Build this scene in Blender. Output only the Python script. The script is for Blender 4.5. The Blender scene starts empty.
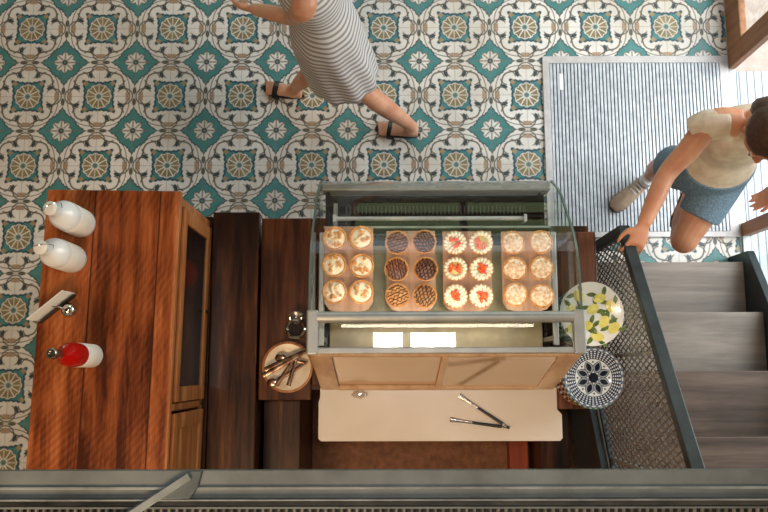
import bpy, bmesh, math, random
from mathutils import Vector, Matrix, noise
random.seed(7)
PI = math.pi
C = bpy.context.scene.collection
S = bpy.context.scene

# ------------------------------------------------------------------ camera, world, lights, exposure
cam_d = bpy.data.cameras.new('camera'); cam = bpy.data.objects.new('camera', cam_d); C.objects.link(cam)
cam_d.sensor_width = 36; cam_d.lens = 790.0/768*36; cam_d.clip_start = .05
_p, _r, _y = 0.1463980, 0.0048938, -0.0020238
Rm = Matrix.Rotation(_y, 3, 'Z') @ Matrix.Rotation(_r, 3, 'Y') @ Matrix.Rotation(_p, 3, 'X')
cam.matrix_world = Matrix.Translation((0, 0, 4.2473)) @ Rm.to_4x4()
S.camera = cam
S.view_settings.view_transform = 'Standard'; S.view_settings.look = 'None'
S.view_settings.gamma = 1; S.view_settings.use_curve_mapping = False
S.view_settings.exposure = 0.0

w = bpy.data.worlds.new('world'); S.world = w; w.use_nodes = True
wn = w.node_tree; bg = wn.nodes['Background']
tc = wn.nodes.new('ShaderNodeTexCoord'); sx = wn.nodes.new('ShaderNodeSeparateXYZ'); rp = wn.nodes.new('ShaderNodeValToRGB')
wn.links.new(tc.outputs['Generated'], sx.inputs[0]); wn.links.new(sx.outputs['Z'], rp.inputs[0]); wn.links.new(rp.outputs[0], bg.inputs[0])
cr = rp.color_ramp
cr.elements[0].position = 0.0; cr.elements[0].color = (.46, .54, .26, 1)      # lawn
cr.elements[1].position = 1.0; cr.elements[1].color = (.75, .88, 1.0, 1)
for pos, col in ((.12, (.38, .46, .22, 1)), (.24, (.12, .17, .08, 1)), (.30, (.80, .90, 1.0, 1))):
    e = cr.elements.new(pos); e.color = col
bg.inputs[1].default_value = 1.75

def area(name, loc, target, sx_, sy_, power, col):
    l = bpy.data.lights.new(name, 'AREA'); l.shape = 'RECTANGLE'; l.size = sx_; l.size_y = sy_
    l.energy = power; l.color = col
    o = bpy.data.objects.new(name, l); C.objects.link(o); o.location = loc
    o.rotation_euler = (Vector(target)-Vector(loc)).to_track_quat('-Z', 'Y').to_euler()
    return o
area('window_daylight_east', (3.3, 1.6, 2.4), (0.3, .8, .3), 2.6, 3.2, 200, (.93, .97, 1.0))
area('window_daylight_north', (1.2, 4.9, 3.0), (0.2, 0.3, .4), 3.2, 2.6, 45, (.90, .96, 1.0))
area('skylight_small', (0.0, 0.235, 5.5), (0.0, .236, 0), .25, .20, 11, (1.0, .96, .90))
area('skylight_wide', (0.385, 0.235, 5.5), (0.385, .236, 0), .38, .20, 17, (1.0, .96, .90))
area('ceiling_lamp_warm', (-1.0, -1.9, 4.6), (-.3, -.1, .9), .9, .9, 85, (1.0, .70, .42))

# ------------------------------------------------------------------ helpers
def tag(o, label=None, cat=None, group=None, kind=None):
    if label: o['label'] = label
    if cat: o['category'] = cat
    if group: o['group'] = group
    if kind: o['kind'] = kind
    return o
def thing(name, label, cat, loc=(0, 0, 0), rz=0, group=None):
    o = bpy.data.objects.new(name, None); C.objects.link(o); o.empty_display_size = .05
    o.location = loc; o.rotation_euler = (0, 0, rz)
    return tag(o, label, cat, group)
def wmat(o):
    m = Matrix.Translation(o.location) @ o.rotation_euler.to_matrix().to_4x4()
    if o.parent: m = wmat(o.parent) @ m
    return m
def obj(name, bm, mats, parent=None, smooth=False, world=True, label=None, bevel=0, seg=2, loc=None):
    """links a bmesh as ONE object; verts are in world coordinates unless world=False"""
    if world and parent is not None: bm.transform(wmat(parent).inverted())
    if world and parent is None and loc is not None: bm.transform(Matrix.Translation(Vector(loc)).inverted())
    bmesh.ops.recalc_face_normals(bm, faces=bm.faces)
    me = bpy.data.meshes.new(name); bm.to_mesh(me); bm.free()
    if not isinstance(mats, (list, tuple)): mats = [mats]
    for m in mats: me.materials.append(m)
    if smooth:
        me.shade_smooth()
        try: me.set_sharp_from_angle(angle=math.radians(42))
        except Exception: pass
    o = bpy.data.objects.new(name, me); C.objects.link(o)
    if parent is not None: o.parent = parent
    elif loc is not None: o.location = loc
    if label: o['label'] = label
    if bevel:
        b = o.modifiers.new('bevel', 'BEVEL'); b.width = bevel; b.segments = seg; b.limit_method = 'ANGLE'; b.angle_limit = math.radians(50)
    return o
def copy_tree(o, parent=None):
    c = o.copy(); C.objects.link(c); c.parent = parent
    for ch in list(o.children): copy_tree(ch, c)
    return c
def B(): return bmesh.new()
def box(bm, x0, x1, y0, y1, z0, z1, mi=0, M=None):
    vs = [bm.verts.new((x, y, z)) for x in (x0, x1) for y in (y0, y1) for z in (z0, z1)]
    fs = [(0, 1, 3, 2), (4, 6, 7, 5), (0, 4, 5, 1), (2, 3, 7, 6), (0, 2, 6, 4), (1, 5, 7, 3)]
    for f in fs:
        g = bm.faces.new([vs[i] for i in f]); g.material_index = mi
    if M is not None:
        for v in vs: v.co = M @ v.co
    return vs
def prism(bm, pts, axis, a0, a1, mi=0):
    """polygon pts (2d) extruded along axis; axis x: pts=(y,z); y: (x,z); z: (x,y)"""
    def P(p, a): return {'x': (a, p[0], p[1]), 'y': (p[0], a, p[1]), 'z': (p[0], p[1], a)}[axis]
    A = [bm.verts.new(P(p, a0)) for p in pts]; Bv = [bm.verts.new(P(p, a1)) for p in pts]
    fs = [bm.faces.new(A), bm.faces.new(Bv[::-1])]
    n = len(pts)
    for i in range(n): fs.append(bm.faces.new((A[i], A[(i+1) % n], Bv[(i+1) % n], Bv[i])))
    for f in fs: f.material_index = mi
def lathe(bm, prof, seg=32, c=(0, 0, 0), mi=0, fl=None, close=True, M=None):
    """prof [(r,z)], fl: function(theta, r, z) -> (r, z)"""
    rings = []
    for r, z in prof:
        if r < 1e-6: rings.append([bm.verts.new((c[0], c[1], c[2]+z))]); continue
        ring = []
        for k in range(seg):
            t = 2*PI*k/seg; rr, zz = (r, z) if fl is None else fl(t, r, z)
            ring.append(bm.verts.new((c[0]+rr*math.cos(t), c[1]+rr*math.sin(t), c[2]+zz)))
        rings.append(ring)
    for a, b in zip(rings, rings[1:]):
        for k in range(seg):
            k2 = (k+1) % seg
            if len(a) == 1 and len(b) == 1: continue
            if len(a) == 1: f = bm.faces.new((a[0], b[k], b[k2]))
            elif len(b) == 1: f = bm.faces.new((a[k], a[k2], b[0]))
            else: f = bm.faces.new((a[k], a[k2], b[k2], b[k]))
            f.material_index = mi
    if M is not None:
        for ring in rings:
            for v in ring: v.co = M @ v.co
def frame_at(d):
    d = d.normalized(); a = Vector((0, 0, 1)) if abs(d.z) < .9 else Vector((0, 1, 0))
    u = d.cross(a).normalized(); return u, d.cross(u).normalized()
def tube(bm, pts, rad, seg=10, mi=0, closed=False, cap=True, up=None):
    """loft a tube through pts; rad: number, list of numbers or list of (ra, rb)"""
    pts = [Vector(p) for p in pts]; n = len(pts)
    if not isinstance(rad, (list, tuple)): rad = [rad]*n
    rings = []; pu = None
    for i, p in enumerate(pts):
        if closed: d = pts[(i+1) % n]-pts[i-1]
        else: d = pts[min(i+1, n-1)]-pts[max(i-1, 0)]
        d.normalize()
        if up is not None: u = (Vector(up)-d*Vector(up).dot(d)).normalized()
        elif pu is None: u, _ = frame_at(d)
        else:
            u = pu-d*pu.dot(d); u.normalize()
        pu = u; v = d.cross(u)
        r = rad[i]; ra, rb = r if isinstance(r, (list, tuple)) else (r, r)
        rings.append([bm.verts.new(p+u*(ra*math.cos(2*PI*k/seg))+v*(rb*math.sin(2*PI*k/seg))) for k in range(seg)])
    m = n if closed else n-1
    for i in range(m):
        a, b = rings[i], rings[(i+1) % n]
        for k in range(seg):
            f = bm.faces.new((a[k], a[(k+1) % seg], b[(k+1) % seg], b[k])); f.material_index = mi
    if cap and not closed:
        for r in (rings[0], rings[-1]):
            f = bm.faces.new(r); f.material_index = mi
def ball(bm, c, r, seg=14, mi=0, R=None):
    r = r if isinstance(r, (list, tuple)) else (r, r, r)
    M = Matrix.Translation(c) @ (R.to_4x4() if R is not None else Matrix.Identity(4)) @ Matrix.Diagonal((*r, 1))
    x = bmesh.ops.create_uvsphere(bm, u_segments=seg, v_segments=max(6, seg*2//3), radius=1, matrix=M)
    for v in x['verts']:
        for f in v.link_faces: f.material_index = mi
    return x['verts']
def smoothpath(pts, n=6):
    """catmull-rom resample of tuples of any length"""
    out = []; P = [pts[0]]+list(pts)+[pts[-1]]
    for i in range(1, len(P)-2):
        for k in range(n):
            t = k/n; a, b, c, d = P[i-1], P[i], P[i+1], P[i+2]
            out.append(tuple(.5*((2*b[j])+(-a[j]+c[j])*t+(2*a[j]-5*b[j]+4*c[j]-d[j])*t*t+(-a[j]+3*b[j]-3*c[j]+d[j])*t**3) for j in range(len(b))))
    out.append(tuple(pts[-1])); return out
def limb(bm, ctrl, seg=16, n=6, up=None):
    """ctrl [(x,y,z,ra[,rb])]"""
    c = [t if len(t) == 5 else (*t, t[3]) for t in ctrl]
    s = smoothpath(c, n)
    tube(bm, [t[:3] for t in s], [(t[3], t[4]) for t in s], seg, up=up)

# ------------------------------------------------------------------ node expressions
class Ex:
    nt = None
    def __init__(s, k): s.k = k
    @staticmethod
    def m(op, *a):
        n = Ex.nt.nodes.new('ShaderNodeMath'); n.operation = op
        for i, x in enumerate(a):
            x = x.k if isinstance(x, Ex) else x
            if isinstance(x, (int, float)): n.inputs[i].default_value = x
            else: Ex.nt.links.new(x, n.inputs[i])
        return Ex(n.outputs[0])
    def __add__(s, o): return Ex.m('ADD', s, o)
    __radd__ = __add__
    def __sub__(s, o): return Ex.m('SUBTRACT', s, o)
    def __rsub__(s, o): return Ex.m('SUBTRACT', o, s)
    def __mul__(s, o): return Ex.m('MULTIPLY', s, o)
    __rmul__ = __mul__
    def __truediv__(s, o): return Ex.m('DIVIDE', s, o)
    def __lt__(s, o): return Ex.m('LESS_THAN', s, o)
    def __gt__(s, o): return Ex.m('GREATER_THAN', s, o)
def eabs(a): return Ex.m('ABSOLUTE', a)
def emax(a, b): return Ex.m('MAXIMUM', a, b)
def emin(a, b): return Ex.m('MINIMUM', a, b)
def esq(a): return Ex.m('SQRT', a)
def esin(a): return Ex.m('SINE', a)
def ecos(a): return Ex.m('COSINE', a)
def efrac(a): return Ex.m('FRACT', a)
def eatan2(a, b): return Ex.m('ARCTAN2', a, b)
def hyp(a, b): return esq(a*a+b*b)
def soft(edge, d, wd):
    """1 where d < edge, softened"""
    n = Ex.nt.nodes.new('ShaderNodeMapRange'); n.clamp = True
    x = d-edge
    Ex.nt.links.new(x.k, n.inputs[0]); n.inputs[1].default_value = -wd; n.inputs[2].default_value = wd
    n.inputs[3].default_value = 1; n.inputs[4].default_value = 0
    return Ex(n.outputs[0])
def mix(fac, a, b):
    n = Ex.nt.nodes.new('ShaderNodeMix'); n.data_type = 'RGBA'
    fac = fac.k if isinstance(fac, Ex) else fac
    if isinstance(fac, (int, float)): n.inputs[0].default_value = fac
    else: Ex.nt.links.new(fac, n.inputs[0])
    for i, c in ((6, a), (7, b)):
        if isinstance(c, tuple): n.inputs[i].default_value = (*c[:3], 1)
        else: Ex.nt.links.new(c, n.inputs[i])
    return n.outputs[2]
def srgb(r, g, b):
    f = lambda c: ((c/255+.055)/1.055)**2.4 if c/255 > .04045 else c/255/12.92
    return (f(r), f(g), f(b))
def newmat(name, col=(.5, .5, .5), rough=.5, metal=0, **kw):
    m = bpy.data.materials.new(name); m.use_nodes = True; nt = m.node_tree; b = nt.nodes['Principled BSDF']
    b.inputs['Base Color'].default_value = (*col, 1); b.inputs['Roughness'].default_value = rough; b.inputs['Metallic'].default_value = metal
    for k, v in kw.items(): b.inputs[k.replace('_', ' ')].default_value = v
    Ex.nt = nt
    return m, nt, b
def coords(nt, kind='Object'):
    t = nt.nodes.new('ShaderNodeTexCoord'); s = nt.nodes.new('ShaderNodeSeparateXYZ'); nt.links.new(t.outputs[kind], s.inputs[0])
    return Ex(s.outputs[0]), Ex(s.outputs[1]), Ex(s.outputs[2]), t.outputs[kind]
def mapped(nt, src, scale, loc=(0, 0, 0), rot=(0, 0, 0)):
    mp = nt.nodes.new('ShaderNodeMapping'); mp.inputs['Scale'].default_value = scale; mp.inputs['Location'].default_value = loc
    mp.inputs['Rotation'].default_value = rot
    nt.links.new(src, mp.inputs[0]); return mp.outputs[0]
def noisetex(nt, src, sc, det=4, rough=.55, dist=0):
    n = nt.nodes.new('ShaderNodeTexNoise'); n.inputs['Scale'].default_value = sc; n.inputs['Detail'].default_value = det
    n.inputs['Roughness'].default_value = rough; n.inputs['Distortion'].default_value = dist
    nt.links.new(src, n.inputs['Vector']); return n.outputs[0]
def ramp(nt, fac, stops):
    r = nt.nodes.new('ShaderNodeValToRGB'); nt.links.new(fac.k if isinstance(fac, Ex) else fac, r.inputs[0])
    e = r.color_ramp.elements
    while len(e) < len(stops): e.new(.5)
    for el, (p, c) in zip(e, stops): el.position = p; el.color = (*c[:3], 1)
    return r.outputs[0]
def bump(nt, b, h, strength=.3, dist=.01):
    n = nt.nodes.new('ShaderNodeBump'); n.inputs['Strength'].default_value = strength; n.inputs['Distance'].default_value = dist
    nt.links.new(h.k if isinstance(h, Ex) else h, n.inputs['Height']); nt.links.new(n.outputs[0], b.inputs['Normal'])
def basic(name, c1, c2=None, rough=.5, metal=0, sc=8, bs=.1, det=4, **kw):
    """two-tone noise material"""
    m, nt, b = newmat(name, c1, rough, metal, **kw)
    if c2 is None: c2 = tuple(x*.82 for x in c1)
    x, y, z, src = coords(nt)
    n = noisetex(nt, src, sc, det)
    nt.links.new(ramp(nt, n, [(.35, c2), (.65, c1)]), b.inputs['Base Color'])
    if bs: bump(nt, b, n, bs, .003)
    return m
def wood(name, stops, rough=.4, along='y', sc=1.0, plank=0, off=0.0, bs=.25, saw=0, seam=(.02, .008, .004), world_axis=0, coat=0):
    m, nt, b = newmat(name, (.3, .15, .06), rough); b.inputs['Specular IOR Level'].default_value = .24
    x, y, z, src = coords(nt)
    st = {'y': (14, 1.1, 14), 'x': (1.1, 14, 14), 'z': (14, 14, 1.1)}[along]
    st = tuple(v*sc for v in st)
    ax = {'x': y, 'y': x, 'z': x}[along]
    v = mapped(nt, src, st)
    if plank:
        idx = Ex.m('FLOOR', (ax-off)/plank)
        cmb = nt.nodes.new('ShaderNodeVectorMath'); cmb.operation = 'ADD'
        cx = nt.nodes.new('ShaderNodeCombineXYZ')
        j = Ex.m('MULTIPLY', idx, 7.31)
        for i in range(3): nt.links.new(j.k, cx.inputs[i])
        nt.links.new(v, cmb.inputs[0]); nt.links.new(cx.outputs[0], cmb.inputs[1]); v = cmb.outputs[0]
    n1 = Ex(noisetex(nt, v, 1.0, 8, .62, .6)); n2 = Ex(noisetex(nt, v, 4.5, 5, .7)); n3 = Ex(noisetex(nt, src, 3.0, 3))
    g = (n1-.5)*.85+(n2-.5)*.35+(n3-.5)*.25+.52
    if plank:
        wn_ = nt.nodes.new('ShaderNodeTexWhiteNoise'); wn_.noise_dimensions = '1D'; nt.links.new(idx.k, wn_.inputs['W'])
        g = g+(Ex(wn_.outputs[0])-.5)*.10
    if saw:
        d = hyp(x+2.3, y-1.9); s_ = esin(d*saw+n3*14.0)
        pch = Ex(noisetex(nt, src, 4.0, 5)); msk = soft(.50, 1.0-pch, .10)
        g = g-msk*(s_*.5+.5)*n2*.12
    col = ramp(nt, g, stops)
    if plank:
        fr = efrac((ax-off)/plank); e = emin(fr, 1.0-fr)
        sm = soft(.0025/plank, e, .0012/plank); col = mix(sm, col, seam)
    nt.links.new(col, b.inputs['Base Color'])
    rr = n2*.25+(rough-.12); nt.links.new(rr.k, b.inputs['Roughness'])
    if coat: b.inputs['Coat Weight'].default_value = coat; b.inputs['Coat Roughness'].default_value = .25
    bump(nt, b, g, bs, .004)
    return m
def glassmat(name, col=(1, 1, 1), rough=0.0, ior=1.45, refl=1.0, tint=.04):
    """clear thin sheet: mostly transparent with a fresnel reflection (thickness is in the mesh)"""
    m = bpy.data.materials.new(name); m.use_nodes = True; nt = m.node_tree; nt.nodes.clear()
    o = nt.nodes.new('ShaderNodeOutputMaterial'); mx = nt.nodes.new('ShaderNodeMixShader')
    t = nt.nodes.new('ShaderNodeBsdfTransparent'); g = nt.nodes.new('ShaderNodeBsdfGlossy'); f = nt.nodes.new('ShaderNodeFresnel')
    t.inputs[0].default_value = (*col, 1); g.inputs['Roughness'].default_value = rough; f.inputs[0].default_value = ior
    ge = nt.nodes.new('ShaderNodeNewGeometry'); Ex.nt = nt; ff = (Ex(f.outputs[0])*refl+tint)*(1-Ex(ge.outputs['Backfacing']))
    nt.links.new(ff.k, mx.inputs[0]); nt.links.new(t.outputs[0], mx.inputs[1]); nt.links.new(g.outputs[0], mx.inputs[2]); nt.links.new(mx.outputs[0], o.inputs[0])
    return m

# ------------------------------------------------------------------ encaustic floor tile
def tile_mat():
    m, nt, b = newmat('patterned_tile', rough=.42)
    x, y, z, src = coords(nt)
    cream = srgb(228, 223, 214); cream2 = srgb(206, 197, 184); teal = srgb(76, 134, 131); dteal = srgb(34, 72, 84)
    olive = srgb(92, 80, 62); ochre = srgb(150, 130, 86); pink = srgb(168, 140, 112)
    u = efrac((x+2.019)/.4+.5)-.5; v = efrac((y-1.936)/.4+.5)-.5
    au, av = eabs(u), eabs(v)
    mm, nn = emax(au, av), emin(au, av)
    r = hyp(u, v); th = eatan2(v, u)
    p, q = .5-au, .5-av; r2 = hyp(p, q); d1 = p+q; ph = eatan2(q, p)
    big = Ex(noisetex(nt, src, 1.6, 3)); fine = Ex(noisetex(nt, src, 45, 3)); wear = Ex(noisetex(nt, src, 14, 5, .7))
    base = mix(soft(.5, big, .12), cream, cream2)
    W = .007
    # scroll ring, scalloped
    R = .405+.022*ecos(8*th)
    ring = soft(.011, eabs(r-R), W)
    R2 = .455-.02*ecos(4*th)
    ring2 = soft(.006, eabs(r-R2), W)*soft(-.33, 0-d1, .01)
    # curls: small leaves and thin arcs
    t8 = Ex.m('MODULO', th+2*PI+PI/8, PI/4)-PI/8       # sector about multiples of 45 deg
    t8b = eabs(Ex.m('MODULO', th+2*PI, PI/4)-PI/8)      # 0 at 22.5 + k*45
    leaf = soft(.036, hyp((r-.335)*.75, t8b*.33*1.5), .006)
    arc = soft(.009, eabs(hyp(mm-.36, nn-.0)-.115), W)*soft(-.27, 0-mm, .01)
    arc2 = soft(.008, eabs(hyp(mm-.255, nn-.255)-.105), W)*(d1 > .40)*(mm > .27)
    tri = soft(.028, emax((mm-.415)*1.0+nn*.55, (.395-mm)*1.6+nn*.0), .006)*soft(.06, nn, .01)
    col = mix(ring2, base, olive)
    col = mix(arc, col, olive); col = mix(arc2, col, olive)
    col = mix(ring, col, olive)
    col = mix(tri, col, pink)
    col = mix(leaf, col, srgb(52, 66, 66))
    # leaves between the diamonds
    pm, qn = emax(p, q), emin(p, q)
    lens = soft(.027, hyp((pm-.418)*.5, qn), .006); col = mix(lens, col, srgb(74, 76, 62))
    # diamond
    t_ = p/(d1+.0001)
    bd = .333+.014*ecos(t_*4*PI)+.007*ecos(t_*16*PI)
    dia = soft(0, d1-bd, W); din = soft(-.026, d1-bd, W)
    col = mix(dia, col, mix(soft(.5, wear, .2), dteal, olive))
    tl = mix(soft(.5, wear, .2), teal, tuple(c*.8 for c in teal))
    col = mix(din, col, tl)
    lob = eabs(ecos(4*ph))
    Rf = .105+.045*lob
    col = mix(soft(0, r2-Rf-.012, W), col, olive); col = mix(soft(0, r2-Rf, W), col, base)
    pet = soft(.010, eabs(esin(4*ph))*r2*.25, .006)*(r2 > .05)
    col = mix(pet*.75*soft(.15, r2, .01), col, olive)
    col = mix(soft(.042, r2, W), col, srgb(50, 60, 55))
    col = mix(soft(.016, r2, W), col, teal)
    # centre square
    sq = mm-(.210+.04*nn+.42*nn*nn)-.006*esin(nn*95)
    col = mix(soft(0, sq, W), col, dteal); col = mix(soft(-.028, sq, W), col, tl)
    col = mix(soft(.042, eabs(mm-.190)+eabs(nn-.190), W), col, mix(soft(.5, fine, .2), ochre, pink))
    Rg = .166+.017*eabs(ecos(6*th))
    col = mix(soft(.012, r-Rg, W), col, dteal)
    col = mix(soft(0, r-Rg, W), col, base)
    pt = soft(-.0135, r-Rg, W)
    sep = soft(.0075, eabs(esin(6*th))*r*.1667, .004)
    col = mix(pt*(1-sep), col, mix(soft(.5, wear, .2), ochre, srgb(118, 104, 66)))
    col = mix(soft(.050, r, W), col, base); col = mix(soft(.038, r, W), col, teal); col = mix(soft(.014, r, W), col, olive)
    # joints every 20 cm
    jt = soft(.0042, emin(mm*0+emin(au, av), emin(p, q)), .003)
    col = mix(jt*.55, col, srgb(140, 118, 96))
    hs = nt.nodes.new('ShaderNodeMix'); hs.data_type = 'RGBA'; hs.blend_type = 'MULTIPLY'; hs.inputs[0].default_value = .35
    nt.links.new(col, hs.inputs[6]); nt.links.new(ramp(nt, wear*.6+fine*.4, [(.3, (.62, .60, .58)), (.62, (1, 1, 1))]), hs.inputs[7])
    nt.links.new(hs.outputs[2], b.inputs['Base Color'])
    rr = wear*.25+.25; nt.links.new(rr.k, b.inputs['Roughness'])
    bump(nt, b, 0-jt, .25, .002)
    return m
M_tile = tile_mat()

# ------------------------------------------------------------------ materials
M_cabtop = wood('orange_brown_wood', [(.33, srgb(66, 26, 10)), (.44, srgb(118, 58, 26)), (.56, srgb(158, 86, 44)), (.70, srgb(196, 122, 74))], .38, 'y', 1.15, .235, -1.010, .35, 300, seam=srgb(60, 28, 14))
M_cabside = wood('honey_wood', [(.3, srgb(96, 52, 24)), (.5, srgb(160, 98, 54)), (.7, srgb(196, 138, 88))], .42, 'y', 1.2)
M_dark = wood('dark_stained_wood', [(.30, srgb(14, 7, 4)), (.48, srgb(42, 21, 11)), (.62, srgb(76, 42, 20)), (.76, srgb(126, 80, 42))], .34, 'y', .9, 0, 0, .3)
M_dark2 = wood('dark_red_wood', [(.30, srgb(20, 9, 4)), (.48, srgb(54, 27, 12)), (.62, srgb(90, 50, 24)), (.76, srgb(132, 84, 46))], .32, 'y', .8, 0, 0, .3)
M_brownp = wood('brown_counter_wood', [(.3, srgb(60, 32, 20)), (.5, srgb(108, 66, 44)), (.7, srgb(146, 98, 70))], .38, 'y', .9, .115, .675, .3)
M_tread = wood('grey_brown_tread', [(.3, srgb(92, 82, 74)), (.5, srgb(116, 104, 94)), (.7, srgb(138, 125, 114))], .36, 'x', .9, 0, 0, .2)
M_tread2 = wood('brown_tread', [(.3, srgb(54, 42, 34)), (.5, srgb(78, 62, 52)), (.7, srgb(102, 83, 70))], .42, 'x', 1.1, 0, 0, .25)
M_door = wood('door_brown_wood', [(.3, srgb(98, 62, 40)), (.5, srgb(142, 96, 64)), (.7, srgb(170, 120, 84))], .45, 'z', .8)
M_beige = wood('pale_beige_wood', [(.3, srgb(168, 128, 96)), (.5, srgb(206, 166, 130)), (.7, srgb(222, 188, 154))], .35, 'z', .7, 0, 0, .1)
M_rust = basic('rust_brown_floor', srgb(136, 86, 52), srgb(106, 64, 38), .7, 0, 30, .2, 6)
M_redstrip = wood('red_brown_board', [(.3, srgb(110, 42, 20)), (.6, srgb(160, 74, 44)), (.8, srgb(178, 92, 58))], .45, 'y', .8)
M_white = basic('white_board', srgb(226, 214, 200), srgb(218, 204, 188), .28, 0, 3, .02)
M_alu = basic('brushed_aluminium', srgb(168, 168, 164), srgb(150, 152, 150), .42, .55, 12, .04)
M_steel = basic('steel_tool', srgb(190, 186, 180), srgb(150, 146, 140), .25, 1.0, 40, .05)
M_chrome = basic('chrome', srgb(220, 218, 214), srgb(190, 188, 184), .1, 1.0, 20, .0)
M_black = basic('black_enamel', srgb(26, 28, 28), srgb(18, 20, 20), .4, 0, 10, .05)
M_deck = basic('black_deck', srgb(34, 36, 33), srgb(24, 26, 24), .22, 0, 6, .03)
M_rail = basic('painted_black_steel', srgb(52, 60, 62), srgb(36, 42, 44), .42, .3, 9, .08)
M_meshm = basic('mesh_steel', srgb(150, 145, 138), srgb(116, 110, 104), .45, .5, 30, .05)
M_beam = basic('weathered_grey_paint', srgb(106, 113, 115), srgb(82, 87, 88), .55, .1, 9, .15, 8)
M_beam2 = basic('worn_lit_grey_paint', srgb(132, 140, 142), srgb(98, 104, 106), .5, .1, 14, .15, 8)  # paler grey for the lips; on the brace it paints a lit edge
M_beamd = basic('dark_grating', srgb(44, 40, 34), srgb(24, 22, 20), .6, .3, 60, .2, 6)
M_wall = basic('plaster', srgb(206, 200, 190), srgb(196, 190, 180), .9, 0, 4, .03)
M_ceil = basic('ceiling_boards', srgb(120, 98, 78), None, .9, 0, 4, .03)
M_paper = basic('paper', srgb(232, 230, 226), srgb(224, 222, 218), .6, 0, 5, 0)
M_pglass = glassmat('clear_glass', (.975, .988, .98), 0, 1.45, .9, .008)
M_wglass = glassmat('window_glass', (.96, .98, .97), 0, 1.45, .9, .02)
M_cglass = glassmat('cabinet_glass', (.75, .70, .64), .05, 1.5, 1.2, .05)
def ribm():
    m, nt, b = newmat('white_boards', rough=.5)
    x, y, z, src = coords(nt)
    f = efrac(x/.042); n = Ex(noisetex(nt, src, 6, 4)); e = soft(.09, emin(f, 1.0-f), .04)
    nt.links.new(mix(e, mix(n, srgb(188, 196, 202), srgb(168, 178, 186)), srgb(96, 106, 114)), b.inputs['Base Color'])
    return m
M_boards = ribm()
M_pave = basic('pink_paving', srgb(176, 158, 146), srgb(160, 142, 130), .7, 0, 20, .1)

# ------------------------------------------------------------------ the room
def slab(name, x0, x1, y0, y1, z0, z1, mat, bev=0, kind='structure'):
    bm = B(); box(bm, x0, x1, y0, y1, z0, z1)
    o = obj(name, bm, mat, bevel=bev); o['kind'] = kind; return o
bm = B(); box(bm, -4.5, 1.915, -3.5, 4.8, -.1, 0); tag(obj('floor', bm, M_tile), kind='structure')
slab('floor_service', -.54, .93, -3.4, .60, 0.0005, .012, M_rust)
slab('floor_service', .93, 1.90, -3.4, .10, 0.0005, .011, M_rust)
slab('floor_outside', 1.955, 6.0, -3.5, 6.0, -.12, -.02, M_pave)
slab('ceiling', -4.6, 2.1, -3.6, 4.9, 5.6, 5.7, M_ceil)
slab('wall_west', -4.6, -4.5, -3.6, 4.9, -.1, 5.6, M_wall)
slab('wall_south', -4.5, 2.0, -3.6, -3.5, -.1, 5.6, M_wall)
bm = B(); box(bm, -4.5, -2.4, 4.8, 4.9, -.1, 5.6); box(bm, -2.4, 1.95, 4.8, 4.9, -.1, .35); box(bm, -2.4, 1.95, 4.8, 4.9, 4.9, 5.6); box(bm, 1.75, 1.95, 4.8, 4.9, .35, 4.9)
tag(obj('wall_north', bm, M_wall), kind='structure')
bm = B()
box(bm, -2.4, 1.75, 4.82, 4.88, .35, .42); box(bm, -2.4, 1.75, 4.82, 4.88, 4.83, 4.9); box(bm, -2.4, 1.75, 4.82, 4.88, 2.1, 2.16)
for x in (-2.37, -1.36, -.33, .70, 1.72): box(bm, x-.03, x+.03, 4.82, 4.88, .35, 4.9)
win = tag(obj('window_1', bm, M_door), kind='structure')
bm = B(); box(bm, -2.36, 1.70, 4.845, 4.853, .40, 4.85); obj('pane', bm, M_wglass, win)
# east side: threshold, fixed glazed door leaf, jamb, upper wall
slab('trim_threshold', 1.915, 1.955, .60, 2.6, -.02, .006, M_alu, .002)
bm = B(); box(bm, 1.915, 2.0, -3.5, 4.8, 2.35, 5.6); box(bm, 1.915, 2.0, 2.6, 4.8, -.1, 2.35); box(bm, 1.915, 2.0, -3.5, -1.2, -.1, 2.35)
tag(obj('wall_east', bm, M_wall), kind='structure')
dr = thing('door_1', None, None, (1.935, 2.14, 0)); dr['kind'] = 'structure'
bm = B()
box(bm, 1.915, 1.955, 1.68, 2.6, .006, .175); box(bm, 1.915, 1.955, 1.68, 1.80, .175, 2.35); box(bm, 1.915, 1.955, 2.48, 2.6, .175, 2.35); box(bm, 1.915, 1.955, 1.80, 2.48, 2.2, 2.35); box(bm, 1.915, 1.955, 1.80, 2.48, .95, 1.05)
obj('door_frame', bm, M_door, dr, bevel=.006)
bm = B(); box(bm, 1.932, 1.938, 1.79, 2.49, .17, 2.21); obj('pane', bm, M_wglass, dr)
bm = B(); box(bm, 1.925, 1.975, .728, .800, -.02, 2.35); tag(obj('trim_jamb', bm, M_door, bevel=.004), kind='structure')
bm = B(); box(bm, 1.925, 1.965, -1.2, .728, -.02, .02); box(bm, 1.925, 1.965, -1.2, -1.13, .02, 2.35)
w2 = tag(obj('window_2', bm, M_alu), kind='structure')
bm = B(); box(bm, 1.943, 1.949, -1.14, .73, .01, 2.34); obj('pane', bm, M_wglass, w2)
# white boards outside
bm = B(); box(bm, 1.96, 4.4, -1.0, 1.668, -.02, .0)
tag(obj('slatted_walkway', bm, M_boards, bevel=.004), 'bright white slatted boards lying outside the doorway at the right edge', 'walkway')

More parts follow.
